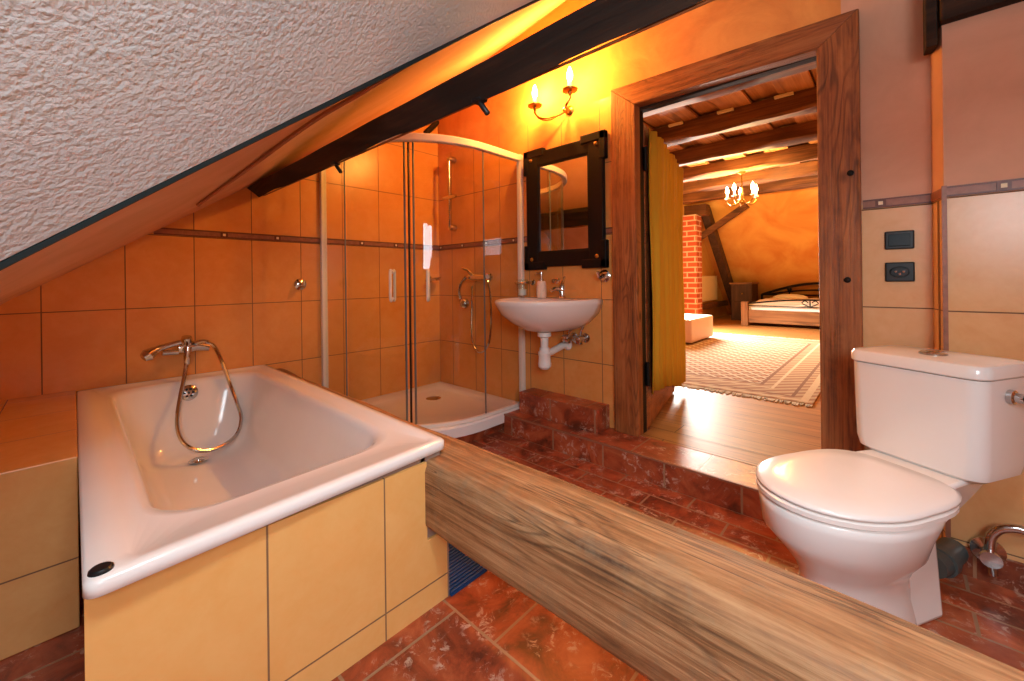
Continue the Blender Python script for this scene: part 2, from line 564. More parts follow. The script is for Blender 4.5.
M['rug'] = rug_mat()
M['fringe'] = plain('cream_fringe', rgb(226, 214, 190), 0.95, 0, 0.1, 0.2, 60)


def curtain_mat():
    t = NT('mustard_curtain_fabric')
    p = t.pos()
    n = t.noise(t.map(p, (40, 40, 4)), 1, 4)
    col = t.mix(n, rgb(214, 172, 52), rgb(190, 146, 40))
    t.set(col, 0.8, 0, 0.15)
    return t.mat


M['curtain'] = curtain_mat()


# ------------------------------------------------------------------ mesh builder
class MB:
    def __init__(s):
        s.bm = bmesh.new()
        s.mi = 0

    def v(s, p):
        return s.bm.verts.new(p)

    def f(s, vs, mi=None):
        try:
            fc = s.bm.faces.new(vs)
            fc.material_index = s.mi if mi is None else mi
            return fc
        except ValueError:
            return None

    def box(s, x0, x1, y0, y1, z0, z1, mi=None):
        P = [s.v((x, y, z)) for z in (z0, z1) for y in (y0, y1) for x in (x0, x1)]
        for q in ((0, 2, 3, 1), (4, 5, 7, 6), (0, 1, 5, 4), (2, 6, 7, 3), (0, 4, 6, 2), (1, 3, 7, 5)):
            s.f([P[i] for i in q], mi)
        return P

    def prism(s, pts, d):
        """closed polygon pts extruded by vector d"""
        d = Vector(d)
        a = [s.v(p) for p in pts]
        b = [s.v(Vector(p) + d) for p in pts]
        n = len(a)
        s.f(a[::-1])
        s.f(b)
        for i in range(n):
            s.f([a[i], a[(i + 1) % n], b[(i + 1) % n], b[i]])

    def loft(s, secs, cap0=True, cap1=True, closed=True):
        L = [[s.v(p) for p in sec] for sec in secs]
        n = len(L[0])
        for a, b in zip(L, L[1:]):
            for i in range(n if closed else n - 1):
                j = (i + 1) % n
                s.f([a[i], a[j], b[j], b[i]])
        if cap0:
            s.f(L[0][::-1])
        if cap1:
            s.f(L[-1])
        return L

    def tube(s, path, r, n=8, smooth=0, caps=True):
        P = [Vector(p) for p in path]
        if smooth:
            P = catmull(P, smooth)
        R = r if isinstance(r, (list, tuple)) else [r] * len(P)
        if len(R) != len(P):
            R = [R[min(len(R) - 1, int(i * (len(R) - 1) / (len(P) - 1) + 0.5))] for i in range(len(P))]
        up = None
        secs = []
        for i, p in enumerate(P):
            t = (P[min(i + 1, len(P) - 1)] - P[max(i - 1, 0)]).normalized()
            if up is None:
                up = t.orthogonal().normalized()
            up = (up - t * up.dot(t))
            up = up.normalized() if up.length > 1e-6 else t.orthogonal().normalized()
            w = t.cross(up)
            secs.append([p + (up * math.cos(2 * math.pi * k / n) + w * math.sin(2 * math.pi * k / n)) * R[i] for k in range(n)])
        s.loft(secs, caps, caps)

    def lathe(s, prof, c=(0, 0, 0), axis=(0, 0, 1), n=20):
        """prof: list of (r, h) along axis from c"""
        a = Vector(axis).normalized()
        u = a.orthogonal().normalized()
        w = a.cross(u)
        c = Vector(c)
        secs = [[c + a * h + (u * math.cos(2 * math.pi * k / n) + w * math.sin(2 * math.pi * k / n)) * max(r, 1e-4) for k in range(n)] for r, h in prof]
        s.loft(secs)

    def ball(s, c, r, sc=(1, 1, 1), n=12):
        c = Vector(c)
        secs = []
        for i in range(1, n):
            th = math.pi * i / n
            secs.append([c + Vector((math.sin(th) * math.cos(2 * math.pi * k / (n * 2)) * sc[0], math.sin(th) * math.sin(2 * math.pi * k / (n * 2)) * sc[1], -math.cos(th) * sc[2])) * r for k in range(n * 2)])
        s.loft(secs)

    def xf(s, fn):
        for v in s.bm.verts:
            v.co = fn(v.co)

    def build(s, name, mats, parent=None, smooth=False, bevel=0.0, seg=2, sub=0, kind=None):
        for v in s.bm.verts:
            v.co = W(v.co)
        bmesh.ops.recalc_face_normals(s.bm, faces=s.bm.faces)
        if smooth:
            for f in s.bm.faces:
                f.smooth = True
            if smooth != 'all':
                for e in s.bm.edges:
                    if len(e.link_faces) == 2 and e.calc_face_angle(0) > math.radians(38):
                        e.smooth = False
        if parent is not None:
            org = parent_world(parent)
        else:
            xs = [v.co.x for v in s.bm.verts]
            ys = [v.co.y for v in s.bm.verts]
            zs = [v.co.z for v in s.bm.verts]
            org = Vector(((min(xs) + max(xs)) / 2, (min(ys) + max(ys)) / 2, min(zs)))
        for v in s.bm.verts:
            v.co -= org
        me = bpy.data.meshes.new(name)
        s.bm.to_mesh(me)
        s.bm.free()
        for mm in (mats if isinstance(mats, (list, tuple)) else [mats]):
            me.materials.append(mm)
        o = bpy.data.objects.new(name, me)
        COL.objects.link(o)
        if parent is None:
            o.location = org
        else:
            o.parent = parent
        if kind:
            o['kind'] = kind
        if bevel:
            b = o.modifiers.new('bevel', 'BEVEL')
            b.width = bevel * S
            b.segments = seg
            b.limit_method = 'ANGLE'
            b.angle_limit = math.radians(40)
        if sub:
            b = o.modifiers.new('sub', 'SUBSURF')
            b.levels = b.render_levels = sub
        return o


def parent_world(o):
    v = o.location.copy()
    while o.parent:
        o = o.parent
        v = v + o.location
    return v


def catmull(P, k):
    out = []
    n = len(P)
    for i in range(n - 1):
        a, b, c, d = P[max(i - 1, 0)], P[i], P[i + 1], P[min(i + 2, n - 1)]
        for j in range(k):
            t = j / k
            out.append(0.5 * ((2 * b) + (c - a) * t + (2 * a - 5 * b + 4 * c - d) * t * t + (3 * b - a - 3 * c + d) * t ** 3))
    out.append(P[-1])
    return out


def thing(name, label, cat, loc, group=None):
    o = bpy.data.objects.new(name, None)
    COL.objects.link(o)
    o.location = W(loc)
    o.empty_display_size = 0.05
    o['label'] = label
    o['category'] = cat
    if group:
        o['group'] = group
    return o


def tag(o, label, cat, group=None):
    o['label'] = label
    o['category'] = cat
    if group:
        o['group'] = group
    return o


def struct_root(name, loc):
    o = bpy.data.objects.new(name, None)
    COL.objects.link(o)
    o.location = W(loc)
    o['kind'] = 'structure'
    return o


def box(name, mat, x0, x1, y0, y1, z0, z1, parent=None, bevel=0.0, kind=None, seg=2):
    b = MB()
    b.box(x0, x1, y0, y1, z0, z1)
    return b.build(name, mat, parent, bevel=bevel, kind=kind, seg=seg)


def ray(px, py):
    """direction in plan units towards a point of the photograph"""
    return CF + CR * ((px - PCX) / FPX) - CU * ((py - PCY) / FPX)


def at(px, py, axis, val):
    d = ray(px, py)
    return d * (val / d['xyz'.index(axis)])


FZ = -CZ           # floor
A_Y = 2.556        # tiled wall behind bath and shower
B_X = 1.9265       # wall with mirror and door
UZ = -0.786        # bedroom floor and raised step
RS, RZ = 0.704, 0.0626   # roof line on the tiled wall: z = RZ + RS * x
C_Y = 0.9          # where the white plaster begins
RS2, RZ2, RM = 0.802, 0.0886, 0.90

# =================================================================== STRUCTURE
# floor
b = MB()
b.box(-1.2, 1.0, -0.9, 2.6, FZ - 0.1, FZ, 0)
b.box(1.0, B_X, -0.9, 2.6, FZ - 0.1, FZ, 1)
b.build('floor', [M['terra_near'], M['terra_far']], kind='structure')
b = MB()
b.prism([(-1.1, A_Y, FZ), (2.0, A_Y, FZ), (2.0, A_Y, 1.47), (-1.1, A_Y, RZ - RS * 1.1 + 0.02)], (0, 0.1, 0))
b.build('wall_left', M['tile_a'], kind='structure')

# mirror wall with the door opening
b = MB()
b.box(B_X, 2.06, 0.98, A_Y, FZ, 0.955, 0)
b.box(B_X, 2.06, 0.98, A_Y, 0.955, 3.4, 1)
b.box(B_X, 2.06, 0.13, 0.98, 0.93, 3.4, 1)
b.box(B_X, 2.06, -0.75, 0.13, FZ, 0.252, 3)
b.box(B_X, 2.06, -0.75, 0.13, 0.252, 3.4, 2)
b.build('wall_back', [M['tile_b'], M['plaster_b'], M['plaster_c'], M['tile_r']], kind='structure')
# pilaster standing forward beside the toilet
b = MB()
pil = [(B_X, -0.097), (1.817, -0.117), (1.817, -0.75), (B_X, -0.75)]
b.prism([(x, y, FZ) for x, y in pil], (0, 0, CZ + 0.235))
b.mi = 1
b.prism([(x, y, 0.235) for x, y in pil], (0, 0, 3.1))
b.build('wall_pilaster', [M['tile_pil'], M['plaster_c']], kind='structure')
box('trim_1', M['bandstone'], 1.809, 1.82, -0.123, -0.112, -0.82, 0.27, kind='structure')
# right side, behind the camera and low knee wall
b = MB()
wx0, wx1, wz0, wz1 = -0.75, 0.15, 0.08, 0.76
b.box(-1.2, wx0, -0.85, -0.75, FZ, 3.4)
b.box(wx1, 2.06, -0.85, -0.75, FZ, 3.4)
b.box(wx0, wx1, -0.85, -0.75, FZ, wz0)
b.box(wx0, wx1, -0.85, -0.75, wz1, 3.4)
b.build('wall_front', M['plaster_c'], kind='structure')
b = MB()
for a in ((wx0, wx0 + .05, wz0, wz1), (wx1 - .05, wx1, wz0, wz1), (wx0, wx1, wz0, wz0 + .05), (wx0, wx1, wz1 - .05, wz1), (-0.325, -0.275, wz0, wz1)):
    b.box(a[0], a[1], -0.83, -0.78, a[2], a[3])
wn = b.build('window_added', M['frame_z'], kind='structure')  # unseen window, added to go with the rear fill lamp
box('pane', M['glass'], wx0, wx1, -0.806, -0.80, wz0, wz1, wn)
box('wall_knee', M['plaster_c'], -1.2, -1.1, -0.85, 2.6, FZ, 0.6, kind='structure')

# sloping ceilings
def zs(x):
    return RZ + RS * x


def zw(x, y):
    return RZ2 + RS2 * x + RM * (C_Y - y)


b = MB()
NX, NY = 20, 8
grid = []
for j in range(NY + 1):
    t = j / NY
    y = A_Y + (C_Y + 0.016 - A_Y) * t
    row = []
    for i in range(NX + 1):
        x = -1.1 + (2.05 + 1.1) * i / NX
        z0, z1 = zs(x), RZ2 + RS2 * x + 0.012
        row.append((x, y, z0 + (z1 - z0) * t))
    grid.append(row)
V = [[b.v(p) for p in r] for r in grid]
V2 = [[b.v((p[0], p[1], p[2] + 0.06)) for p in r] for r in grid]
for j in range(NY):
    for i in range(NX):
        b.f([V[j][i], V[j + 1][i], V[j + 1][i + 1], V[j][i + 1]])
        b.f([V2[j][i], V2[j][i + 1], V2[j + 1][i + 1], V2[j + 1][i]])
for j in range(NY):
    for i in (0, NX):
        b.f([V[j][i], V2[j][i], V2[j + 1][i], V[j + 1][i]])
for i in range(NX):
    for j in (0, NY):
        b.f([V[j][i], V[j][i + 1], V2[j][i + 1], V2[j][i]])
b.build('ceiling_strip', M['strip'], smooth=True, kind='structure')

b = MB()
pts = [(-1.1, C_Y), (2.05, C_Y), (2.05, -0.85), (-1.1, -0.85)]
a_ = [b.v((x, y, zw(x, y))) for x, y in pts]
c_ = [b.v((x, y, zw(x, y) + 0.08)) for x, y in pts]
b.f(a_)
b.f(c_[::-1])
for i in range(4):
    j = (i + 1) % 4
    b.f([a_[i], c_[i], c_[j], a_[j]])
b.build('ceiling', M['white_plaster'], kind='structure')
# unseen skylight with a glowing pane, added above the camera for fill
b = MB()
def slopebox(x0, x1, y0, y1, t0, t1):
    P = [(x0, y0), (x1, y0), (x1, y1), (x0, y1)]
    b.loft([[(x, y, zw(x, y) - t0) for x, y in P], [(x, y, zw(x, y) - t1) for x, y in P]])
for q_ in ((-0.16, 0.36, -0.24, -0.20), (-0.16, 0.36, 0.20, 0.24), (-0.16, -0.12, -0.20, 0.20), (0.32, 0.36, -0.20, 0.20)):
    slopebox(*q_, 0.002, 0.035)
wn3 = b.build('skylight_added', M['frame_z'], kind='structure')
b = MB()
slopebox(-0.12, 0.32, -0.20, 0.20, 0.004, 0.010)
b.build('pane', M['added_glow'], wn3)
# dark strip standing in for the shadow gap along the plaster edge
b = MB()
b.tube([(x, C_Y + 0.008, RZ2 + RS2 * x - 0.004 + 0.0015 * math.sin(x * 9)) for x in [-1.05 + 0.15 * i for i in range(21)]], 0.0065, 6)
b.build('gap_shade_strip', M['shadowstrip'], kind='structure')

# border of the wall tiles with its ornaments
def band_a(x0, x1):
    b = MB()
    b.box(x0, x1, A_Y - 0.004, A_Y + 0.01, 0.2375, 0.2665, 0)
    for z in (0.2365, 0.2625):
        b.box(x0, x1, A_Y - 0.006, A_Y, z, z + 0.005, 1)
    n = 0
    while True:
        x = B_X - (n + 0.5) * 0.252
        n += 1
        if x < x0 + 0.03:
            break
        b.box(x - 0.016, x + 0.016, A_Y - 0.007, A_Y, 0.2395, 0.2645, 1)
        b.box(x - 0.006, x + 0.006, A_Y - 0.009, A_Y, 0.246, 0.258, 2)
    b.build('trim_3', [M['bandstone'], M['bandline'], M['pale']], kind='structure')


band_a(0.262, B_X)


def band_b(y0, y1, X, cen, name):
    b = MB()
    b.box(X - 0.004, X + 0.01, y0, y1, 0.2375, 0.2665, 0)
    for z in (0.2365, 0.2625):
        b.box(X - 0.006, X, y0, y1, z, z + 0.005, 1)
    for y in cen:
        if y0 + 0.02 < y < y1 - 0.02:
            b.box(X - 0.007, X, y - 0.014, y + 0.014, 0.2395, 0.2645, 1)
            b.box(X - 0.009, X, y - 0.006, y + 0.006, 0.246, 0.258, 2)
    b.build(name, [M['bandstone'], M['bandline'], M['pale']], kind='structure')


band_b(1.06, A_Y, B_X, [2.40 + 0.126 - k * 0.252 for k in range(7)], 'trim_4')
band_b(-0.097, 0.075, B_X, [0.028], 'trim_5')
band_b(-0.75, -0.117, 1.817, [-0.235, -0.487], 'trim_6')
b = MB()
b.prism([(B_X - .004, -0.1, 0.2375), (1.813, -0.121, 0.2375), (1.813, -0.121, 0.2665), (B_X - .004, -0.1, 0.2665)], (0, 0.006, 0))
b.build('trim_7', M['bandstone'], kind='structure')

# raised tiled step in front of the door, block under the basin
b = MB()
P = b.box(1.715, B_X + 0.14, 0.0, 1.675, FZ, UZ)
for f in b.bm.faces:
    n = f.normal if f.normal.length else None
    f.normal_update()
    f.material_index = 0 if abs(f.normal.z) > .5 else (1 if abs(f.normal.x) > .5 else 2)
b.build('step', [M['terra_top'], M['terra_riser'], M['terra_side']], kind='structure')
b = MB()
b.box(1.711, 1.722, 0.0, 1.679, UZ - 0.006, UZ + 0.002)
b.build('trim_8', M['edge'], kind='structure')
b = MB()
b.box(1.80, B_X, 1.10, 1.628, UZ, -0.664)
for f in b.bm.faces:
    f.normal_update()
    f.material_index = 0 if abs(f.normal.z) > .5 else (1 if abs(f.normal.x) > .5 else 2)
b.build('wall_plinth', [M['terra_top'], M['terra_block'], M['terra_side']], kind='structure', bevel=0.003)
# tiled skirting behind the toilet, shade darkened into its terracotta
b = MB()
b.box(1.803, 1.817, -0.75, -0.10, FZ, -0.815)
b.build('baseboard_right', M['terra_shaded'], kind='structure')

# bath surround: end panel with a notch for the timber, tiled ledge on the left
PY = 0.93
b = MB()
prof = [(0.008, FZ), (0.718, FZ), (0.718, -0.705), (0.650, -0.705), (0.650, -0.492), (0.008, -0.492)]
b.prism([(x, PY, z) for x, z in prof], (0, 0.05, 0))
b.build('wall_bath_panel', M['tile_panel'], kind='structure')
b = MB()
b.box(0.008, 0.65, PY + 0.008, PY + 0.045, -0.4925, -0.478)
b.box(0.7165, 0.7205, PY - 0.002, PY + 0.05, FZ, -0.705)
b.box(0.636, 0.70, PY + 0.008, PY + 0.05, -0.72, -0.48)
b.build('trim_9', M['mortar'], kind='structure')
b = MB()
b.box(-1.1, 0.005, 1.565, A_Y, FZ, -0.448)
for f in b.bm.faces:
    f.normal_update()
    f.material_index = 1 if abs(f.normal.z) > .5 else 0
b.build('wall_bath_ledge', [M['tile_ledge'], M['tile_ledge_top']], kind='structure', bevel=0.003)
# tiled carcass along the room side of the bath
b = MB()
b.box(0.690, 0.712, PY + 0.05, A_Y, FZ, -0.66)
b.build('wall_bath_side', M['tile_b'], kind='structure')
# tray plinth
b = MB()
b.box(1.06, B_X, 1.72, A_Y, FZ, -0.842)
b.build('wall_tray_plinth', M['terra_riser'], kind='structure')

# =================================================================== TIMBERS
def rough_beam(name, mat, x0, x1, z0, z1, y0, y1, rads, label, cat, n=60, amp=0.004, freq=3.0):
    """timber along Y; rads = corner radii (x0z0, x1z0, x1z1, x0z1)"""
    b = MB()
    secs = []
    rnd = random.Random(len(label))
    ph = [rnd.uniform(0, 6) for _ in range(12)]
    for i in range(n + 1):
        y = y0 + (y1 - y0) * i / n
        sec = []
        for ci, (cx, cz, sx, sz) in enumerate(((x0, z0, 1, 1), (x1, z0, -1, 1), (x1, z1, -1, -1), (x0, z1, 1, -1))):
            r = rads[ci] * (1 + 0.35 * math.sin(y * freq + ph[ci]) + 0.2 * math.sin(y * freq * 2.7 + ph[ci + 4]))
            a0 = (math.pi, 1.5 * math.pi, 0, 0.5 * math.pi)[ci]
            for k in range(5):
                a = a0 + k / 4 * math.pi / 2
                px = cx + sx * r + math.cos(a) * r
                pz = cz + sz * r + math.sin(a) * r
                d = amp * (math.sin(y * 5.3 + ph[ci] + k) * 0.6 + math.sin(y * 13.0 + ph[(ci + 3) % 12]) * 0.4)
                sec.append((px + d * 0.7, y, pz + d * 0.6))
        secs.append(sec)
    b.loft(secs)
    o = b.build(name, mat, smooth=True)
    return tag(o, label, cat)


rough_beam('timber_beam', M['beam_y'], 0.645, 0.815, -0.672, -0.489, -0.75, A_Y - 0.002, (0.012, 0.012, 0.02, 0.045),
           'weathered pine beam running low across the foreground past the bathtub', 'beam')
# dark roof beam, tilted with the slope
b = MB()
secs = []
for i in range(41):
    y = -0.75 + (A_Y + 0.748) * i / 40
    d = 0.004 * math.sin(y * 6) + 0.003 * math.sin(y * 17)
    sec = [(0.645 + d, y, 0.498 + 0.0065 * y + d), (0.672 + d, y, 0.476 + 0.008 * y), (0.703, y, 0.447 + 0.0095 * y + d), (0.785, y, 0.520 + 0.0095 * y + d), (0.835, y, 0.560 + 0.009 * y), (0.82 - d, y, 0.60 + 0.007 * y), (0.74, y, 0.555 + 0.0065 * y)]
    secs.append(sec)
b.loft(secs)
tag(b.build('roof_beam', M['purlin'], smooth=True), 'dark rough timber beam sloping across the top above the shower', 'beam')
b = MB()
b.tube([(0.712, y, 0.4505 + 0.0095 * y) for y in [2.5 - 0.25 * i for i in range(13)]], 0.0035, 6)
tag(b.build('batten', M['frame_y']), 'thin pale wooden batten along the lower edge of the dark roof beam', 'batten')

# dark beam and its hanger block, top right
b = MB()
b.box(1.78, 1.925, -0.75, -0.112, 0.762, 0.95)
tag(b.build('wall_beam', M['purlin'], bevel=0.006), 'black timber beam above the toilet at the top right corner', 'beam')
b = MB()
b.prism([(1.80, -0.081, 0.70), (1.92, -0.081, 0.722), (1.92, -0.081, 1.3), (1.80, -0.081, 1.3)], (0, -0.026, 0))
tag(b.build('beam_block', M['purlin'], bevel=0.003), 'short dark upright timber end beside the black beam right of the door', 'timber')
b = MB()
b.tube([(1.80, A_Y - 0.02, 1.10), (1.86, A_Y - 0.02, 1.16), (1.905, A_Y - 0.02, 1.215)], 0.022, 5)
tag(b.build('rafter_end', M['purlin']), 'small dark wooden stub in the corner above the shower', 'timber')

# black spotlights under the roof beam
for k, (y, lab) in enumerate(((1.60, 'small black spotlight under the roof beam, above the shower door'), (0.765, 'small black spotlight under the roof beam, nearer the wall lamp'))):
    t = thing('spotlight', lab, 'spotlight', (0.725, y, 0.44), 'black spotlights under the roof beam')
    b = MB()
    b.box(0.694, 0.722, y - 0.018, y + 0.018, 0.444 + 0.0095 * y, 0.472 + 0.0095 * y)
    b.build('mount', M['black'], t, bevel=0.004)
    b = MB()
    b.lathe([(0.0, 0), (0.0065, 0.001), (0.0075, 0.012), (0.0075, 0.036), (0.006, 0.038), (0.0, 0.034)], (0.708, y, 0.446 + 0.0095 * y), (0.35, -0.35, -0.7), 12)
    b.build('lamp_head', M['black'], t, smooth=True)

# painted cable on the sloping boards
pts = []
for px, py in ((198, 205), (249, 168), (312, 122), (361, 93), (408, 64)):
    d = ray(px, py)
    # meet the boarding
    best = None
    for k in range(2000):
        s_ = 0.5 + k * 0.002
        p = d * s_
        if C_Y + 0.016 <= p.y <= A_Y:
            tt = (A_Y - p.y) / (A_Y - C_Y - 0.016)
            z = zs(p.x) + (RZ2 + RS2 * p.x + 0.012 - zs(p.x)) * tt
            if p.z >= z - 0.010:
                best = p
                break
    if best:
        pts.append(best)
if len(pts) > 2:
    b = MB()
    b.tube(pts, 0.007, 6, 6)
    tag(b.build('cable', M['cable'], smooth=True), 'painted-over cable curving along the peach sloping boards above the bath', 'cable')

# =================================================================== BATHTUB
def rrect(x0, x1, y0, y1, r, z, k=6, ns=6):
    pts = []
    for cx, cy, a0 in ((x1 - r, y1 - r, 0), (x0 + r, y1 - r, 90), (x0 + r, y0 + r, 180), (x1 - r, y0 + r, 270)):
        for i in range(k + 1):
            a = math.radians(a0 + 90 * i / k)
            pts.append((cx + r * math.cos(a), cy + r * math.sin(a), z))
    # subdivide the straight runs
    out = []
    n = len(pts)
    for i in range(n):
        out.append(pts[i])
        if i % (k + 1) == k:
            q = pts[(i + 1) % n]
            for j in range(1, ns):
                t = j / ns
                out.append(tuple(pts[i][c] + (q[c] - pts[i][c]) * t for c in range(3)))
    return out


tub = thing('bathtub', 'white built-in bathtub with peach tiled end panel', 'bathtub', (0.37, 1.73, FZ))
b = MB()
X0, X1, Y0, Y1 = 0.006, 0.724, 0.889, A_Y - 0.002
ix0, ix1, iy0, iy1 = 0.105, 0.635, 1.03, 2.45
secs = [rrect(X0 + .006, X1 - .006, Y0 + .006, Y1, .02, -0.480),
        rrect(X0, X1, Y0, Y1, .022, -0.477),
        rrect(X0, X1, Y0, Y1, .022, -0.4565),
        rrect(X0 + .005, X1 - .005, Y0 + .005, Y1 - .003, .02, -0.4515),
        rrect(X0 + .05, X1 - .028, Y0 + .028, Y1 - .02, .03, -0.4505),
        rrect(X0 + .056, X1 - .034, Y0 + .034, Y1 - .026, .03, -0.4555),
        rrect(ix0 - .02, ix1 + .02, iy0 - .02, iy1 + .02, .12, -0.4575),
        rrect(ix0 - .004, ix1 + .004, iy0 - .004, iy1 + .004, .13, -0.461),
        rrect(ix0 + .008, ix1 - .008, iy0 + .012, iy1 - .004, .13, -0.478),
        rrect(ix0 + .022, ix1 - .022, iy0 + .04, iy1 - .02, .13, -0.54),
        rrect(ix0 + .045, ix1 - .045, iy0 + .10, iy1 - .04, .13, -0.64),
        rrect(ix0 + .07, ix1 - .07, iy0 + .19, iy1 - .065, .12, -0.73),
        rrect(ix0 + .10, ix1 - .10, iy0 + .28, iy1 - .10, .10, -0.775),
        rrect(ix0 + .15, ix1 - .15, iy0 + .36, iy1 - .16, .07, -0.788),
        rrect(ix0 + .2, ix1 - .2, iy0 + .45, iy1 - .24, .04, -0.79)]
b.loft(secs, False, True)
b.xf(lambda c: Vector((c.x, c.y + 0.046 * (c.x / 0.73) * max(0.0, (Y1 - c.y) / (Y1 - Y0)), c.z)))
sh = b.build('shell', M['acrylic'], tub, smooth='all')
b = MB()
dc = (0.372, 2.255, -0.784)
b.lathe([(0, 0), (0.034, 0), (0.036, 0.004), (0.028, 0.007), (0.024, 0.004), (0, 0.004)], dc, (0, 0, 1), 24)
b.lathe([(0, 0), (0.018, 0), (0.015, 0.006), (0, 0.007)], (dc[0], dc[1], dc[2] + .004), (0, 0, 1), 16)
b.build('drain', M['chrome'], tub, smooth=True)
b = MB()
oc = Vector((0.368, 2.438, -0.515))
on = Vector((0, -1, 0.25))
b.lathe([(0, 0), (0.036, 0), (0.036, 0.006), (0.030, 0.010), (0.0, 0.010)], oc, on, 24)
ov = b.build('overflow', M['chrome'], tub, smooth=True)
b = MB()
for k in range(7):
    a = k * math.pi / 3
    u = Vector((math.cos(a), math.sin(a) * 0.25, math.sin(a))) * (0.017 if k < 6 else 0)
    b.lathe([(0, 0), (0.0055, 0), (0.0055, 0.002), (0, 0.002)], oc + on.normalized() * 0.0098 + u, on, 10)
b.build('hole', M['black_hole'], ov)
b = MB()
kc = at(101, 570, 'z', -0.4505)
secs = []
for r, h in ((1.0, 0), (0.95, 0.004), (0.8, 0.006), (0.0, 0.0062)):
    secs.append([(kc.x + 0.0155 * r * math.cos(a), kc.y + 0.0155 * r * math.sin(a), -0.4512 + h) for a in [2 * math.pi * i / 24 for i in range(24)]])
b.loft(secs, True, False)
b.build('badge', M['black'], tub, smooth=True)['label'] = 'black round cap'

# bath mixer with hose and hand shower
mx = thing('bath_mixer', 'chrome bath mixer with hand shower and hose above the tub', 'mixer', (0.374, A_Y, -0.30))
MY = A_Y - 0.045
b = MB()
c0, c1 = at(178, 348, 'y', MY), at(209, 347, 'y', MY)
b.tube([c0, at(187, 347, 'y', MY), at(196, 346, 'y', MY), c1], [0.026, 0.031, 0.026, 0.020], 14)
b.lathe([(0, 0), (0.024, 0), (0.026, 0.02), (0.02, 0.05), (0, 0.052)], at(186, 346, 'y', MY), (0, -0.5, 1), 14)
for dx in (0.0, 0.07):
    b.tube([c0.lerp(c1, 0.25) + Vector((dx, 0, 0)), c0.lerp(c1, 0.25) + Vector((dx, 0.047, 0))], 0.018, 12)
b.build('body', M['chrome'], mx, smooth=True)
b = MB()
b.tube([at(188, 347, 'y', MY - 0.05), at(187, 356, 'y', MY - 0.06), at(187, 364, 'y', MY - 0.055)], [0.016, 0.014, 0.011], 10)
b.tube([at(196, 343, 'y', MY - 0.03), at(203, 341, 'y', MY - 0.05), at(209, 341.5, 'y', MY - 0.06)], [0.012, 0.009, 0.006], 8)
b.build('lever', M['chrome'], mx, smooth=True)
b = MB()
p0, p1, p2, p3 = at(181, 342, 'y', MY - .06), at(170, 345, 'y', MY - .06), at(160, 348, 'y', MY - .065), at(154, 351, 'y', MY - .07)
b.tube([p0, p1, p2, p3, at(148, 355, 'y', MY - .08), at(143, 358, 'y', MY - .085)], [0.011, 0.013, 0.014, 0.02, 0.028, 0.018], 12)
b.tube([at(178, 352, 'y', MY - .05), at(162, 353, 'y', MY - .06)], [0.013, 0.012], 10)
b.build('hand_shower', M['chrome'], mx, smooth=True)
b = MB()
hp = [(206, 342, .06), (214, 346, .06), (222, 362, .08), (230, 384, .10), (237, 403, .14), (241, 417, .17), (238, 432, .22), (227, 443, .26), (210, 450, .28), (193, 449, .28), (181, 439, .24), (177, 421, .18), (180, 398, .12), (184, 378, .08), (186.5, 362, .055)]
b.tube([at(x, y, 'y', MY - d) for x, y, d in hp], 0.0085, 8, 5)
b.build('hose', M['chrome'], mx, smooth=True)

# dark ribbed mat under the timber
mt = MB()
mt.box(0.722, 0.90, 0.92, 1.5, FZ, FZ + 0.006)
for k in range(48):
    y = 0.922 + k * 0.012
    mt.box(0.722, 0.90, y, y + 0.007, FZ + 0.006, FZ + 0.013)
tag(mt.build('rubber_mat', M['ribdark'], bevel=0.002), 'dark blue ribbed mat on the floor under the timber beside the bath panel', 'mat')

# =================================================================== SHOWER
CX0, CY0 = 1.045, 1.70      # enclosure lines
RR = 0.55


def quadrant(inset, z, n=18, X=B_X - 0.003, Y=A_Y - 0.003):
    """outline of the quadrant: wall corner, along wall A, front arc, along wall B"""
    x0, y0, r = CX0 + inset, CY0 + inset, RR
    pts = [(x0, Y, z)]
    for i in range(n + 1):
        a = math.pi + (math.pi / 2) * i / n
        pts.append((x0 + r + r * math.cos(a), y0 + r + r * math.sin(a), z))
    pts.append((X, y0, z))
    return pts


tray = thing('shower_tray', 'white quadrant shower tray in the tiled corner', 'shower tray', (1.5, 2.15, -0.84))
b = MB()


def traysec(inset, z, wi=0.0):
    return quadrant(inset, z, X=B_X - 0.003 - wi, Y=A_Y - 0.003 - wi) + [(B_X - 0.003 - wi, A_Y - 0.003 - wi, z)]


b.loft([traysec(0.012, -0.838), traysec(-0.028, -0.836), traysec(-0.03, -0.785), traysec(-0.022, -0.776), traysec(0.05, -0.776, 0.03), traysec(0.085, -0.80, 0.065), traysec(0.1, -0.806, 0.08)], True, True)
b.build('basin', M['acrylic'], tray, smooth=True)
b = MB()
sd = at(433.5, 398.5, 'z', -0.808)
b.lathe([(0, 0), (0.05, 0), (0.052, 0.005), (0.04, 0.009), (0, 0.010)], (sd.x, sd.y, -0.810), (0, 0, 1), 24)
b.build('drain', M['chrome'], tray, smooth=True)

enc = thing('shower_enclosure', 'curved glass shower enclosure with pale frame in the corner', 'shower enclosure', (1.5, 2.15, -0.776))
TZ, BZ = 0.735, -0.776


def ribbon(b, path, w, z0, z1):
    """upright wall of thickness w following a plan path"""
    P = [Vector((p[0], p[1], 0)) for p in path]
    secs = []
    for i, p in enumerate(P):
        t = (P[min(i + 1, len(P) - 1)] - P[max(i - 1, 0)]).normalized()
        nrm = Vector((-t.y, t.x, 0)) * w / 2
        secs.append([(p + nrm) + Vector((0, 0, z0)), (p - nrm) + Vector((0, 0, z0)), (p - nrm) + Vector((0, 0, z1)), (p + nrm) + Vector((0, 0, z1))])
    b.loft(secs)


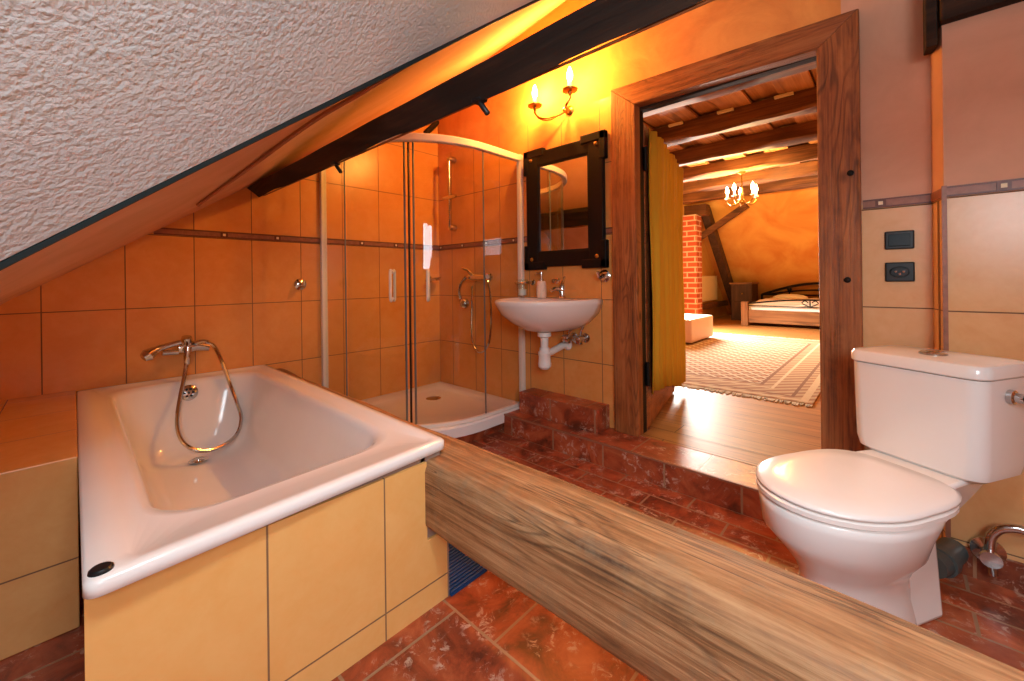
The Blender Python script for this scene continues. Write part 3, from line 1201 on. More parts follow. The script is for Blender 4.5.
full = quadrant(0, 0, 36)
b = MB()
ribbon(b, full, 0.034, TZ, TZ + 0.042)
b.build('top_rail', M['rail_white'], enc, smooth=True, bevel=0.006)
b = MB()
ribbon(b, full, 0.022, BZ, BZ + 0.018)
b.build('bottom_rail', M['rail_white'], enc, smooth=True, bevel=0.003)
b = MB()
b.box(CX0 - 0.016, CX0 + 0.016, A_Y - 0.028, A_Y - 0.001, BZ, TZ + 0.045)
b.build('wall_profile', M['rail_white'], enc, bevel=0.003)
b = MB()
b.box(B_X - 0.03, B_X - 0.001, CY0 - 0.016, CY0 + 0.016, BZ, TZ + 0.045)
b.build('wall_profile', M['rail_white'], enc, bevel=0.003)
na = 37
arc = full[1:1 + na]
mid = na // 2
for seg in ([full[0], arc[0]], [arc[-1], full[-1]]):
    b = MB()
    ribbon(b, seg, 0.006, BZ + 0.015, TZ + 0.005)
    b.build('fixed_pane', M['glass'], enc)
    q = seg[1] if seg[0] == full[0] else seg[0]
    b = MB()
    b.box(q[0] - 0.003, q[0] + 0.003, q[1] - 0.003, q[1] + 0.003, BZ + 0.015, TZ)
    b.build('pane_edge', M['grey_pipe'], enc)
ins = [(p[0] + 0.016 * (B_X - p[0]), p[1] + 0.016 * (A_Y - p[1])) for p in arc]
for half, sgn in ((ins[:mid], -1), (ins[mid + 1:], 1)):
    b = MB()
    ribbon(b, half, 0.006, BZ + 0.02, TZ + 0.005)
    d = b.build('door', M['glass'], enc)
    e = half[-1] if sgn < 0 else half[0]
    b = MB()
    b.box(e[0] - 0.004, e[0] + 0.004, e[1] - 0.004, e[1] + 0.004, BZ + 0.018, TZ + 0.004)
    b.build('edge_strip', M['grey_pipe'], d)
    hp_ = half[-4] if sgn < 0 else half[3]
    c = Vector((hp_[0], hp_[1], 0))
    outw = Vector((hp_[0] - B_X, hp_[1] - A_Y, 0)).normalized()
    b = MB()
    for o_ in (0.028, -0.028):
        pth = [c + outw * 0.0 + Vector((0, 0, 0.045)), c + outw * o_ + Vector((0, 0, 0.055)), c + outw * o_ * 1.1 + Vector((0, 0, -0.02)), c + outw * o_ + Vector((0, 0, -0.10)), c + Vector((0, 0, -0.09))]
        b.tube(pth, 0.0075, 8, 4)
    b.build('handle', M['rail_white'], d, smooth=True)
b = MB()
e = arc[mid]
b.box(e[0] + 0.004, e[0] + 0.012, e[1] + 0.004, e[1] + 0.012, BZ + 0.018, TZ + 0.004)
b.build('seal', M['black'], enc)['label'] = 'black magnetic seal between the two doors'

# shower rail and shower mixer on the mirror wall
sr = thing('shower_rail', 'chrome riser rail with sliding holder inside the shower', 'shower rail', (B_X, 2.36, 0.36))
b = MB()
RX = B_X - 0.05
b.tube([(RX, 2.36, 0.385), (RX, 2.36, 0.885)], 0.0105, 12)
b.build('rail', M['chrome'], sr, smooth=True)
for z in (0.385, 0.885):
    b = MB()
    b.lathe([(0, 0), (0.024, 0), (0.024, 0.03), (0.016, 0.055), (0, 0.06)], (B_X, 2.36, z), (-1, 0, 0), 14)
    b.build('wall_bracket', M['chrome'], sr, smooth=True)
b = MB()
b.tube([(RX, 2.43, 0.61), (RX - 0.006, 2.36, 0.605), (RX, 2.285, 0.605)], [0.011, 0.017, 0.011], 10)
b.build('slider', M['chrome'], sr, smooth=True)

sm = thing('shower_mixer', 'chrome shower mixer with hand shower and looping hose inside the shower', 'mixer', (B_X, 2.07, 0.0))
b = MB()
b.tube([(B_X - .05, 2.155, 0.018), (B_X - .05, 2.09, 0.02), (B_X - .05, 1.97, 0.02)], [0.02, 0.026, 0.02], 12)
for y in (2.13, 2.0):
    b.lathe([(0, 0), (0.03, 0), (0.03, 0.008), (0.018, 0.012), (0.018, 0.05), (0, 0.05)], (B_X, y, 0.02), (-1, 0, 0), 14)
b.build('body', M['chrome'], sm, smooth=True)
b = MB()
b.tube([(B_X - .06, 2.10, 0.03), (B_X - .085, 2.13, 0.07), (B_X - .10, 2.17, 0.085)], [0.014, 0.011, 0.008], 10)
b.build('lever', M['chrome'], sm, smooth=True)
b = MB()
b.tube([at(466, 277, 'x', B_X - .08), at(461, 283, 'x', B_X - .1), at(459, 291, 'x', B_X - .1), at(460.5, 299, 'x', B_X - .09)], [0.014, 0.012, 0.011, 0.014], 10, 3)
b.ball(at(464.5, 303.5, 'x', B_X - .09), 0.034, (1, 1, 1.1), 8)
b.build('hand_shower', M['chrome'], sm, smooth=True)
b = MB()
hp = [(484.5, 278), (488.5, 283), (490.5, 300), (491, 322), (489.5, 340), (485, 350), (479, 352), (473.5, 345), (471.5, 330), (471.8, 305), (472, 286)]
b.tube([at(x, y, 'x', B_X - .055) for x, y in hp], 0.0075, 8, 5)
b.build('hose', M['chrome'], sm, smooth=True)


def wall_hook(label, c, n, group=None, name='towel_hook'):
    t = thing(name, label, 'hook', c, group)
    c, n = Vector(c), Vector(n)
    b = MB()
    b.lathe([(0, 0), (0.032, 0), (0.034, 0.006), (0.026, 0.012), (0.012, 0.016), (0.011, 0.035), (0, 0.036)], c, n, 20)
    b.build('rosette', M['chrome'], t, smooth=True)
    b = MB()
    q = c + n * 0.032
    b.tube([q, q + n * 0.02 + Vector((0, 0, -0.012)), q + n * 0.034 + Vector((0, 0, 0.002)), q + n * 0.04 + Vector((0, 0, 0.022))], [0.008, 0.007, 0.007, 0.009], 8, 3)
    b.build('prong', M['chrome'], t, smooth=True)
    return t


wall_hook('round chrome hook on the orange tiles left of the shower', (0.912, A_Y, -0.012), (0, -1, 0))
wall_hook('round chrome hook on the tiles between basin and door post', (B_X, 1.118, 0.014), (-1, 0, 0))
# small soap dish holder in the shower corner
t = thing('soap_holder', 'small chrome soap holder on the tiles in the shower corner', 'soap holder', (1.83, A_Y, 0.0))
b = MB()
b.lathe([(0, 0), (0.022, 0), (0.022, 0.01), (0.01, 0.014), (0.01, 0.05), (0, 0.05)], (1.83, A_Y, 0.013), (0, -1, 0), 14)
b.build('rosette', M['chrome'], t, smooth=True)
b = MB()
b.tube([(1.76, A_Y - .05, 0.0), (1.83, A_Y - .05, 0.013), (1.90, A_Y - .05, 0.024)], [0.006, 0.01, 0.006], 8)
b.lathe([(0, 0), (0.036, 0.002), (0.05, 0.014), (0.046, 0.014), (0.034, 0.006), (0, 0.004)], (1.83, A_Y - 0.065, 0.0), (0, 0, 1), 18)
b.build('dish', M['chrome'], t, smooth=True)

# =================================================================== BASIN
BC = 1.402
bs = thing('washbasin', 'white ceramic washbasin on the wall under the black mirror', 'washbasin', (B_X, BC, -0.285))


def dshape(xb, hw, depth, z, n=28, p=2.3, cy=BC):
    """back edge along the wall at xb, bulging to -X by depth"""
    pts = []
    for i in range(n + 1):
        a = math.pi * i / n
        ca, sa = math.cos(a), math.sin(a)
        y = cy + hw * math.copysign(abs(ca) ** (2 / p), ca)
        x = xb - depth * abs(sa) ** (2 / p)
        pts.append((x, y, z))
    return pts


xb = B_X - 0.002
b = MB()
HW, DP = 0.274, 0.45
secs = [dshape(xb, 0.08, 0.22, -0.285), dshape(xb, 0.13, 0.27, -0.274), dshape(xb, 0.195, 0.345, -0.235), dshape(xb, 0.246, 0.41, -0.185),
        dshape(xb, HW - .004, DP - .008, -0.135), dshape(xb, HW, DP, -0.118), dshape(xb, HW - .008, DP - .006, -0.107),
        dshape(xb, HW - .018, DP - .014, -0.106)]
inner = [dshape(xb - .075, HW - .035, DP - .105, -0.110), dshape(xb - .08, HW - .05, DP - .125, -0.13), dshape(xb - .09, HW - .09, DP - .165, -0.18), dshape(xb - .11, HW - .16, DP - .24, -0.22), dshape(xb - .15, 0.03, 0.05, -0.228)]
b.loft(secs + inner, True, True)
b.build('bowl', M['white'], bs, smooth='all')
b = MB()
b.lathe([(0, 0), (0.011, 0), (0.012, 0.003), (0, 0.003)], (xb - .083, 1.38, -0.140), (-1, 0, 0.25), 12)
b.build('overflow_hole', M['black_hole'], bs)
# tap on the basin
tp = thing('basin_tap', 'chrome single lever tap on the back of the washbasin', 'tap', (xb - .045, 1.365, -0.108))
b = MB()
b.lathe([(0, 0), (0.022, 0), (0.022, 0.006), (0.017, 0.012), (0.016, 0.065), (0.013, 0.075), (0, 0.078)], (xb - .045, 1.365, -0.108), (0, 0, 1), 16)
b.build('body', M['chrome'], tp, smooth=True)
b = MB()
b.tube([(xb - .05, 1.365, -0.065), (xb - .10, 1.367, -0.052), (xb - .14, 1.37, -0.062)], [0.012, 0.011, 0.010], 10, 3)
b.build('spout', M['chrome'], tp, smooth=True)
b = MB()
b.tube([(xb - .045, 1.365, -0.032), (xb - .06, 1.345, -0.006), (xb - .075, 1.325, 0.012)], [0.014, 0.008, 0.006], 8)
b.build('lever', M['chrome'], tp, smooth=True)
# soap dispenser and tumbler
sp = thing('soap_dispenser', 'cream soap dispenser with chrome pump on the washbasin', 'soap dispenser', (xb - .055, 1.505, -0.108))
q = (xb - .055, 1.505, -0.108)
b = MB()
b.lathe([(0, 0), (0.025, 0), (0.029, 0.01), (0.030, 0.05), (0.026, 0.09), (0.022, 0.098), (0, 0.099)], q, (0, 0, 1), 18)
b.build('bottle', M['soap'], sp, smooth=True)
b = MB()
b.lathe([(0, 0), (0.014, 0), (0.014, 0.012), (0.006, 0.014), (0.006, 0.04), (0.012, 0.042), (0.011, 0.052), (0, 0.053)], (q[0], q[1], q[2] + .098), (0, 0, 1), 12)
b.tube([(q[0], q[1], q[2] + .145), (q[0] - .03, q[1] + .01, q[2] + .143), (q[0] - .04, q[1] + .013, q[2] + .134)], 0.005, 8)
b.build('pump', M['chrome'], sp, smooth=True)
tm = thing('tumbler_holder', 'clear tumbler in a chrome wall ring left of the washbasin tap', 'tumbler holder', (B_X, 1.63, -0.05))
b = MB()
b.lathe([(0, 0), (0.018, 0), (0.018, 0.008), (0.008, 0.012), (0.008, 0.045), (0, 0.045)], (B_X, 1.615, -0.018), (-1, 0, 0), 12)
tc = Vector((B_X - .085, 1.63, 0))
b.tube([(tc.x + 0.042 * math.cos(a), tc.y + 0.042 * math.sin(a), -0.018) for a in [2 * math.pi * i / 24 for i in range(25)]], 0.0045, 6)
b.build('ring', M['chrome'], tm, smooth=True)
b = MB()
b.lathe([(0.030, 0), (0.032, 0.001), (0.037, 0.10), (0.035, 0.10), (0.030, 0.004), (0, 0.004)], (tc.x, tc.y, -0.098), (0, 0, 1), 20)
b.build('tumbler', M['glass'], tm, smooth=True)
b = MB()
b.lathe([(0, 0), (0.024, 0), (0.024, 0.035), (0, 0.035)], (tc.x, tc.y, -0.093), (0, 0, 1), 16)
b.build('toothbrush_cap', M['pvc'], tm, smooth=True)
rg = thing('towel_ring', 'small chrome hook ring on the tiles behind the soap dispenser', 'hook', (B_X, 1.43, -0.005))
b = MB()
b.lathe([(0, 0), (0.016, 0), (0.016, 0.008), (0.008, 0.012), (0.008, 0.03), (0.014, 0.034), (0.012, 0.042), (0, 0.043)], (B_X, 1.43, -0.01), (-1, 0, 0), 14)
b.build('rosette', M['chrome'], rg, smooth=True)

# bottle trap and angle valves
tr = thing('bottle_trap', 'white plastic bottle trap and waste pipe under the washbasin', 'drain trap', (1.74, 1.385, -0.475))
b = MB()
tcx, tcy = 1.74, 1.385
b.lathe([(0, 0), (0.036, 0), (0.038, -0.02), (0.022, -0.028), (0.020, -0.10), (0, -0.10)], (tcx, tcy, -0.287), (0, 0, 1), 18)
b.build('tailpipe', M['pvc'], tr, smooth=True)
b = MB()
b.lathe([(0, 0), (0.022, 0), (0.034, 0.012), (0.036, 0.03), (0.034, 0.035), (0.032, 0.07), (0.035, 0.075), (0.035, 0.09), (0.028, 0.098), (0.026, 0.115), (0, 0.115)], (tcx, tcy, -0.485), (0, 0, 1), 18)
b.build('cup', M['pvc'], tr, smooth=True)
b = MB()
b.tube([(tcx, tcy, -0.405), (tcx + .05, tcy - .008, -0.398), (B_X - .05, 1.366, -0.375), (B_X, 1.362, -0.372)], [0.02, 0.019, 0.019, 0.019], 14)
b.lathe([(0, 0), (0.032, 0), (0.034, 0.006), (0.026, 0.018), (0, 0.018)], (B_X, 1.362, -0.372), (-1, 0.1, 0), 18)
b.build('waste_pipe', M['pvc'], tr, smooth=True)
for k, (y, lab) in enumerate(((1.318, 'chrome angle valve under the washbasin, left of the two'), (1.24, 'chrome angle valve under the washbasin, right of the two'))):
    t = thing('angle_valve', lab, 'valve', (B_X, y, -0.33), 'angle valves under the washbasin')
    z = -0.325
    b = MB()
    b.lathe([(0, 0), (0.026, 0), (0.026, 0.006), (0.011, 0.009), (0.011, 0.07), (0, 0.07)], (B_X, y, z), (-1, 0, 0), 14)
    b.tube([(B_X - .05, y, z), (B_X - .05, y, z - .03)], 0.008, 8)
    b.build('body', M['chrome'], t, smooth=True)
    b = MB()
    b.lathe([(0, 0), (0.020, 0), (0.022, 0.006), (0.022, 0.026), (0.016, 0.03), (0, 0.031)], (B_X - .068, y, z), (-1, 0, 0), 10)
    b.build('handwheel', M['chrome'], t, smooth=True)
    b = MB()
    b.tube([(B_X - .05, y, z), (B_X - .048, y + .003, z + .03), (B_X - .03, y - .004, z + (.038 if k == 0 else .066))], 0.006, 8, 3)
    b.build('supply_hose', M['chrome'], t, smooth=True)

# =================================================================== MIRROR
mr = thing('mirror', 'tall black wooden framed mirror above the washbasin', 'mirror', (B_X, 1.37, 0.06))
my0, my1, mz0, mz1 = 1.105, 1.635, 0.075, 0.762
x0 = B_X - 0.035
b = MB()
for a in ((my0, my0 + .09, mz0, mz1), (my1 - .09, my1, mz0, mz1)):
    b.box(x0, B_X - .004, a[0], a[1], a[2], a[3])
for a in ((mz0, mz0 + .085), (mz1 - .085, mz1)):
    b.box(x0 + .003, B_X - .004, my0 - .004, my1 + .004, a[0], a[1])
b.build('frame', M['blackwood'], mr, bevel=0.006)
for y, z in ((my0, mz0), (my0, mz1), (my1, mz0), (my1, mz1)):
    sy = 1 if y == my1 else -1
    sz = 1 if z == mz1 else -1
    b = MB()
    ya, yb = sorted((y + sy * 0.017, y - sy * 0.135))
    za, zb = sorted((z + sz * 0.017, z - sz * 0.03))
    b.box(x0 - .004, B_X - .004, ya, yb, za, zb)
    ya, yb = sorted((y + sy * 0.017, y - sy * 0.02))
    za, zb = sorted((z + sz * 0.017, z - sz * 0.13))
    b.box(x0 - .004, B_X - .004, ya, yb, za, zb)
    cb = b.build('corner_block', M['blackwood'], mr, bevel=0.005)
    b = MB()
    b.lathe([(0, 0), (0.012, 0), (0.010, 0.005), (0.005, 0.008), (0, 0.009)], (x0 - .0, y - sy * 0.04, z - sz * 0.045), (-1, 0, 0), 12)
    b.build('stud', M['brass'], cb, smooth=True)
b = MB()
b.box(B_X - .022, B_X - .016, my0 + .08, my1 - .08, mz0 + .08, mz1 - .08)
b.build('glass', M['mirror'], mr)
b = MB()
for a in ((my0 + .085, my0 + .097, mz0 + .08, mz1 - .08), (my1 - .097, my1 - .085, mz0 + .08, mz1 - .08), (my0 + .085, my1 - .085, mz0 + .08, mz0 + .092), (my0 + .085, my1 - .085, mz1 - .092, mz1 - .08)):
    b.box(B_X - .030, B_X - .015, a[0], a[1], a[2], a[3])
b.build('inner_bead', M['blackwood'], mr, bevel=0.003)

# =================================================================== WALL LAMP
wl = thing('wall_lamp', 'brass two-arm candle wall lamp lit above the mirror', 'wall lamp', (B_X, 1.36, 0.96))
b = MB()
b.lathe([(0, 0), (0.026, 0), (0.028, 0.006), (0.02, 0.014), (0.008, 0.018), (0, 0.02)], (B_X, 1.33, 0.955), (-1, 0, 0), 18)
b.build('back_plate', M['brass'], wl, smooth=True)
LX = B_X - 0.085
cups = [(LX, 1.515, 1.0), (LX - .05, 1.235, 0.985)]
for (x, y, z) in cups:
    b = MB()
    m_ = Vector((B_X - .02, 1.34, 0.93))
    b.tube([(B_X - .015, 1.33, 0.955), (B_X - .05, 1.33 + (y - 1.33) * .25, 0.925), (x, 1.33 + (y - 1.33) * .72, 0.925), (x, y, z - .035), (x, y, z)], 0.0055, 8, 6)
    b.tube([(B_X - .03, 1.33 + (y - 1.33) * .1, 0.945), (x + .01, 1.33 + (y - 1.33) * .45, 0.905), (x, 1.33 + (y - 1.33) * .85, 0.93), (x, y, z - .02)], 0.004, 6, 6)
    am = b.build('arm', M['brass'], wl, smooth=True)
    b = MB()
    b.lathe([(0.006, -.02), (0.014, 0), (0.040, 0.006), (0.043, 0.014), (0.038, 0.010), (0.014, 0.008), (0, 0.008)], (x, y, z), (0, 0, 1), 20)
    b.build('drip_cup', M['brass'], am, smooth=True)
    b = MB()
    b.lathe([(0, 0), (0.0135, 0), (0.0135, 0.045), (0, 0.046)], (x, y, z + .008), (0, 0, 1), 14)
    b.build('candle_sleeve', M['pale'], am, smooth=True)
    b = MB()
    b.lathe([(0.007, 0), (0.013, 0.015), (0.016, 0.032), (0.012, 0.055), (0.005, 0.075), (0, 0.082)], (x, y, z + .054), (0, 0, 1), 14)
    b.build('bulb', M['bulb'], am, smooth=True)
    lamp('wall_lamp_light', 'POINT', (x - 0.005, y, z + 0.085), SCONCE_W, WARM, 0.03)

# =================================================================== TOILET
TA = math.radians(150)
TO = Vector((1.600, -0.030, FZ))
tf = Vector((math.cos(TA), math.sin(TA), 0))
tl = Vector((-math.sin(TA), math.cos(TA), 0))


def T(p):
    return TO + tf * p[0] + tl * p[1] + Vector((0, 0, p[2]))


to = thing('toilet', 'white close-coupled toilet with closed lid beside the door', 'toilet', (TO.x, TO.y, FZ))


def egg(c, hl, hw, z, n=36, p=2.0, back=None, bp=2.6):
    """oval with a squarer back; back = rear half length"""
    pts = []
    bl = hl if back is None else back
    for i in range(n):
        a = 2 * math.pi * i / n
        ca, sa = math.cos(a), math.sin(a)
        pp = p if ca > 0 else bp
        L = hl if ca > 0 else bl
        pts.append((c + L * math.copysign(abs(ca) ** (2 / pp), ca), hw * math.copysign(abs(sa) ** (2 / pp), sa), z))
    return pts


# bowl and pedestal
b = MB()
b.loft([egg(.235, .165, .098, 0), egg(.235, .162, .096, .02), egg(.235, .150, .088, .07), egg(.235, .145, .086, .12), egg(.24, .155, .100, .155),
        egg(.245, .185, .130, .20, back=.17), egg(.27, .205, .150, .25, back=.19), egg(.27, .206, .164, .30, back=.215), egg(.27, .209, .167, .322, back=.22), egg(.27, .200, .160, .328, back=.215)])
b.xf(T)
b.build('bowl', M['white'], to, smooth='all')
# rear foot, flared
b = MB()
b.loft([[(.02, -.085, 0), (.2, -.085, 0), (.2, .085, 0), (.02, .085, 0)], [(-.01, -.055, .2), (.16, -.055, .2), (.16, .055, .2), (-.01, .055, .2)], [(-.13, -.08, .30), (.10, -.09, .30), (.10, .09, .30), (-.13, .08, .30)],
        [(-.15, -.105, .362), (.06, -.118, .362), (.06, .118, .362), (-.15, .105, .362)]])
b.xf(T)
b.build('rear_foot', M['white'], to, bevel=0.012, seg=3, smooth=True)
b = MB()
b.loft([egg(.27, .206, .166, .3285, back=.232, bp=3.4), egg(.27, .212, .171, .332, back=.24, bp=3.4), egg(.27, .212, .171, .342, back=.24, bp=3.4), egg(.27, .206, .166, .346, back=.235, bp=3.4)])
b.xf(T)
b.build('seat', M['lidwhite'], to, smooth=True)
b = MB()
b.loft([egg(.27, .202, .163, .3475, back=.24, p=2.1, bp=3.6), egg(.27, .208, .169, .350, back=.248, p=2.1, bp=3.6), egg(.27, .208, .169, .356, back=.248, p=2.1, bp=3.6), egg(.27, .198, .160, .362, back=.238, p=2.1, bp=3.6), egg(.26, .15, .11, .366, back=.17), egg(.255, .05, .04, .367, back=.05)])
b.xf(T)
b.build('lid', M['lidwhite'], to, smooth='all')


def trect(x0, x1, hw, r, z, k=5):
    pts = []
    for cx, cy, a0 in ((x1 - r, hw - r, 0), (x0 + r, hw - r, 90), (x0 + r, -hw + r, 180), (x1 - r, -hw + r, 270)):
        for i in range(k + 1):
            a = math.radians(a0 + 90 * i / k)
            pts.append((cx + r * math.cos(a), cy + r * math.sin(a), z))
    return pts


b = MB()
tw = 0.154
b.loft([trect(-0.195, -.015, tw - .022, .03, .362), trect(-0.202, -.004, tw - .010, .035, .372), trect(-0.205, 0.0, tw - .004, .036, .40), trect(-0.208, 0.004, tw, .036, .628)])
b.xf(T)
b.build('cistern', M['white'], to, smooth=True)
b = MB()
b.loft([trect(-0.210, .006, tw + .002, .036, .6305), trect(-.213, .009, tw + .005, .037, .634), trect(-.213, .009, tw + .005, .037, .655), trect(-0.208, .004, tw, .036, .664), trect(-0.195, -.008, tw - .012, .03, .668)])
b.xf(T)
b.build('cistern_lid', M['white'], to, smooth=True)
b = MB()
b.lathe([(0, 0), (.030, 0), (.030, .006), (.026, .009), (0, .009)], (-.088, 0.01, .667), (0, 0, 1), 20)
b.box(-.112, -.064, 0.0085, 0.0115, .675, .679)
b.xf(T)
b.build('flush_button', M['chrome'], to, smooth=True)
b = MB()
b.lathe([(0, 0), (.018, 0), (.018, .012), (.012, .015), (.012, .03), (0, .03)], (-.10, tw - .002, .585), (0, 1, 0), 12)
b.tube([(-.10, tw + .026, .585), (-.12, tw + .06, .585), (-.16, tw + .10, .580)], .009, 8)
b.xf(T)
b.build('inlet_valve', M['chrome'], to, smooth=True)
# waste pipe behind
b = MB()
w0 = Vector((1.655, -0.075, FZ + .07))
b.tube([w0, (1.70, -0.095, FZ + .068), (1.80, -0.125, FZ + .065)], [.032, .034, .034], 16)
b.lathe([(.032, 0), (.040, 0), (.041, .03), (.034, .035)], (1.69, -0.09, FZ + .068), (.95, -.3, 0), 16)
tag(b.build('waste_pipe', M['drain_pipe'], smooth=True), 'grey plastic waste pipe behind the toilet pedestal', 'pipe')
# stop valve low on the right
vl = thing('stop_valve', 'chrome stop valve with curved hose low on the wall right of the toilet', 'valve', (1.803, -0.19, -0.83))
b = MB()
vc = Vector((1.803, -0.195, -0.80))
b.lathe([(0, 0), (.036, 0), (.036, .006), (.016, .012), (.016, .045), (.022, .05), (.022, .062), (0, .064)], vc, (-1, 0, 0), 18)
b.tube([vc + Vector((-.05, 0, 0)), vc + Vector((-.05, -.004, -.045))], [.013, .010], 10)
b.build('body', M['chrome'], vl, smooth=True)
b = MB()
b.tube([vc + Vector((-.04, 0, .012)), vc + Vector((-.04, -.004, .06)), vc + Vector((-.04, -.03, .092)), vc + Vector((-.04, -.085, .10)), vc + Vector((-.04, -.2, .09))], .0115, 10, 5)
b.build('hose', M['chrome'], vl, smooth=True)

# =================================================================== SWITCH, SOCKET
for (z0, z1, kind) in ((0.089, 0.151, 'sw'), (-0.022, 0.044, 'so')):
    if kind == 'sw':
        t = thing('light_switch', 'black rocker light switch on the tiles right of the door', 'switch', (B_X, -0.018, z0))
    else:
        t = thing('power_socket', 'black power socket below the light switch', 'socket', (B_X, -0.018, z0))
    b = MB()
    b.box(B_X - .010, B_X, -0.055, 0.019, z0, z1)
    b.build('plate', M['black'], t, bevel=0.004)
    zc = (z0 + z1) / 2
    if kind == 'sw':
        b = MB()
        b.prism([(B_X - .009, -0.045, zc - .022), (B_X - .016, -0.045, zc - .020), (B_X - .011, -0.045, zc + .020), (B_X - .009, -0.045, zc + .022)], (0, .054, 0))
        b.build('rocker', M['teal'], t, bevel=0.001)
    else:
        b = MB()
        secs = []
        for r, h in ((1, 0), (1, .003), (.86, .004), (.82, .0005), (0.01, .0005)):
            secs.append([(B_X - .010 - h, -0.018 + 0.026 * r * math.cos(a), zc + .019 * r * math.sin(a)) for a in [2 * math.pi * i / 24 for i in range(24)]])
        b.loft(secs)
        b.build('well', M['teal'], t, smooth=True)
        b = MB()
        for dy, dz in ((-.010, .001), (.010, .001), (0, -.007)):
            b.lathe([(0, 0), (.0045, 0), (.0035, .005), (0, .005)], (B_X - .0105, -0.018 + dy, zc + dz), (-1, 0, 0), 10)
        b.build('contact', M['chrome'], t, smooth=True)

# =================================================================== DOOR FRAME, LEAF, CURTAIN
dr = struct_root('door_1', (B_X, 0.55, UZ))
FX0 = B_X - 0.03
b = MB()
b.prism([(FX0, 0.925, UZ), (FX0, 1.057, UZ), (FX0, 1.057, 0.972), (FX0, 0.925, 0.86)], (1.955 - FX0, 0, 0))
b.build('post', M['frame_z'], dr, bevel=0.004)
b = MB()
b.prism([(FX0, 0.201, UZ), (FX0, 0.201, 0.845), (FX0, 0.079, 0.945), (FX0, 0.079, UZ)], (2.02 - FX0, 0, 0))
b.build('post', M['frame_z'], dr, bevel=0.004)
b = MB()
b.prism([(FX0, 0.201, 0.845), (FX0, 0.925, 0.86), (FX0, 1.057, 0.972), (FX0, 0.079, 0.945)], (1.955 - FX0, 0, 0))
b.build('header', M['frame_y'], dr, bevel=0.004)
b = MB()
b.box(1.955, 2.0, 0.928, 0.985, UZ, 0.86)
b.box(2.02, 2.10, 0.192, 0.203, UZ, 0.85)
b.build('rebate', M['blackwood'], dr, bevel=0.003)
b = MB()
b.box(1.955, 2.0, 0.203, 0.93, 0.846, 0.93)
b.build('rebate_head', M['purlin'], dr, bevel=0.003)
for y, z in ((0.107, 0.367), (0.119, -0.015)):
    b = MB()
    b.lathe([(0, 0), (.011, 0), (.010, .004), (.005, .007), (0, .007)], (FX0, y, z), (-1, 0, 0), 10)
    b.build('bolt', M['iron'], dr, smooth=True)
# open leaf, swung into the bedroom
LA = Vector((2.005, 0.928, 0))
LD = Vector((0.90, 0.192, 0)).normalized()
LN = Vector((-LD.y, LD.x, 0))
LL, LT = 0.82, 0.04


def leafbox(b, s0, s1, n0, n1, z0, z1):
    P = [LA + LD * s + LN * n for s, n in ((s0, n0), (s1, n0), (s1, n1), (s0, n1))]
    b.prism([(p.x, p.y, z0) for p in P], (0, 0, z1 - z0))


lf = struct_root('door_2', (LA.x, LA.y, UZ))
b = MB()
for s0, s1, z0, z1 in ((0, .1, UZ + .01, .80), (LL - .1, LL, UZ + .01, .80), (.1, LL - .1, .70, .80), (.1, LL - .1, UZ + .01, UZ + .2), (.1, LL - .1, -.05, .06)):
    leafbox(b, s0, s1, 0, LT, z0, z1)
b.build('leaf_frame', M['frame_x'], lf, bevel=0.004)
b = MB()
leafbox(b, .1, LL - .1, .012, .028, UZ + .2, .70)
b.build('leaf_panel', M['frame_z'], lf)
b = MB()
for z in (0.55, -0.55):
    b.lathe([(0, 0), (.012, 0), (.012, .12), (0, .12)], (2.0, 0.92, z), (0, 0, 1), 10)
b.build('hinge', M['iron'], lf, smooth=True)
# curtain hung on the leaf
b = MB()
NS = 90
secs = []
for i in range(NS + 1):
    s_ = 0.02 + (LL + 0.11) * i / NS
    w_ = 0.013 * math.sin(i * 0.55) + 0.006 * math.sin(i * 1.3 + 1)
    base = LA + LD * s_ + LN * (-0.030 + w_)
    zb = -0.60 - 0.14 * max(0, min(1, (i - 20) / 60)) + 0.008 * math.sin(i * 0.3)
    col = []
    for k in range(9):
        z = 0.775 + (zb - 0.775) * k / 8
        p = base + LN * (0.006 * math.sin(k * .8 + i * .2))
        col.append((p.x, p.y, z))
    secs.append(col)
b.loft(secs, False, False, closed=False)
cu = b.build('curtain', M['curtain'], smooth='all')
sm_ = cu.modifiers.new('thick', 'SOLIDIFY')
sm_.thickness = 0.004
tag(cu, 'mustard yellow curtain hanging on the open door leaf', 'curtain')

# =================================================================== BEDROOM
b = MB()
b.box(2.06, 10.4, -1.6, 2.65, UZ - 0.1, UZ)
b.box(B_X, 2.06, 0.2, 0.93, UZ - .1, UZ + .001)
b.build('floor_bedroom', M['boards'], kind='structure')
b = MB()
# left wall with a window hole
wx = (5.75, 6.55, -0.1, 0.65)
b.box(2.06, wx[0], 2.55, 2.65, UZ, 1.6)
b.box(wx[1], 10.4, 2.55, 2.65, UZ, 1.6)
b.box(wx[0], wx[1], 2.55, 2.65, UZ, wx[2])
b.box(wx[0], wx[1], 2.55, 2.65, wx[3], 1.6)
b.build('wall_bedroom_left', M['bed_plaster'], kind='structure')
b = MB()
for a in ((wx[0], wx[0] + .05, wx[2], wx[3]), (wx[1] - .05, wx[1], wx[2], wx[3]), (wx[0], wx[1], wx[2], wx[2] + .05), (wx[0], wx[1], wx[3] - .05, wx[3])):
    b.box(a[0], a[1], 2.57, 2.62, a[2], a[3])
w2 = b.build('window_2', M['frame_z'], kind='structure')
box('pane', M['glass'], wx[0], wx[1], 2.595, 2.60, wx[2], wx[3], w2)
b = MB()
b.box(2.06, 10.4, -1.7, -1.6, UZ, 1.6)
b.build('wall_bedroom_right', M['bed_plaster'], kind='structure')
b = MB()
b.box(2.06, 2.10, 0.98, 2.6, UZ, 1.6)
b.box(2.06, 2.10, -1.6, 0.13, UZ, 1.6)
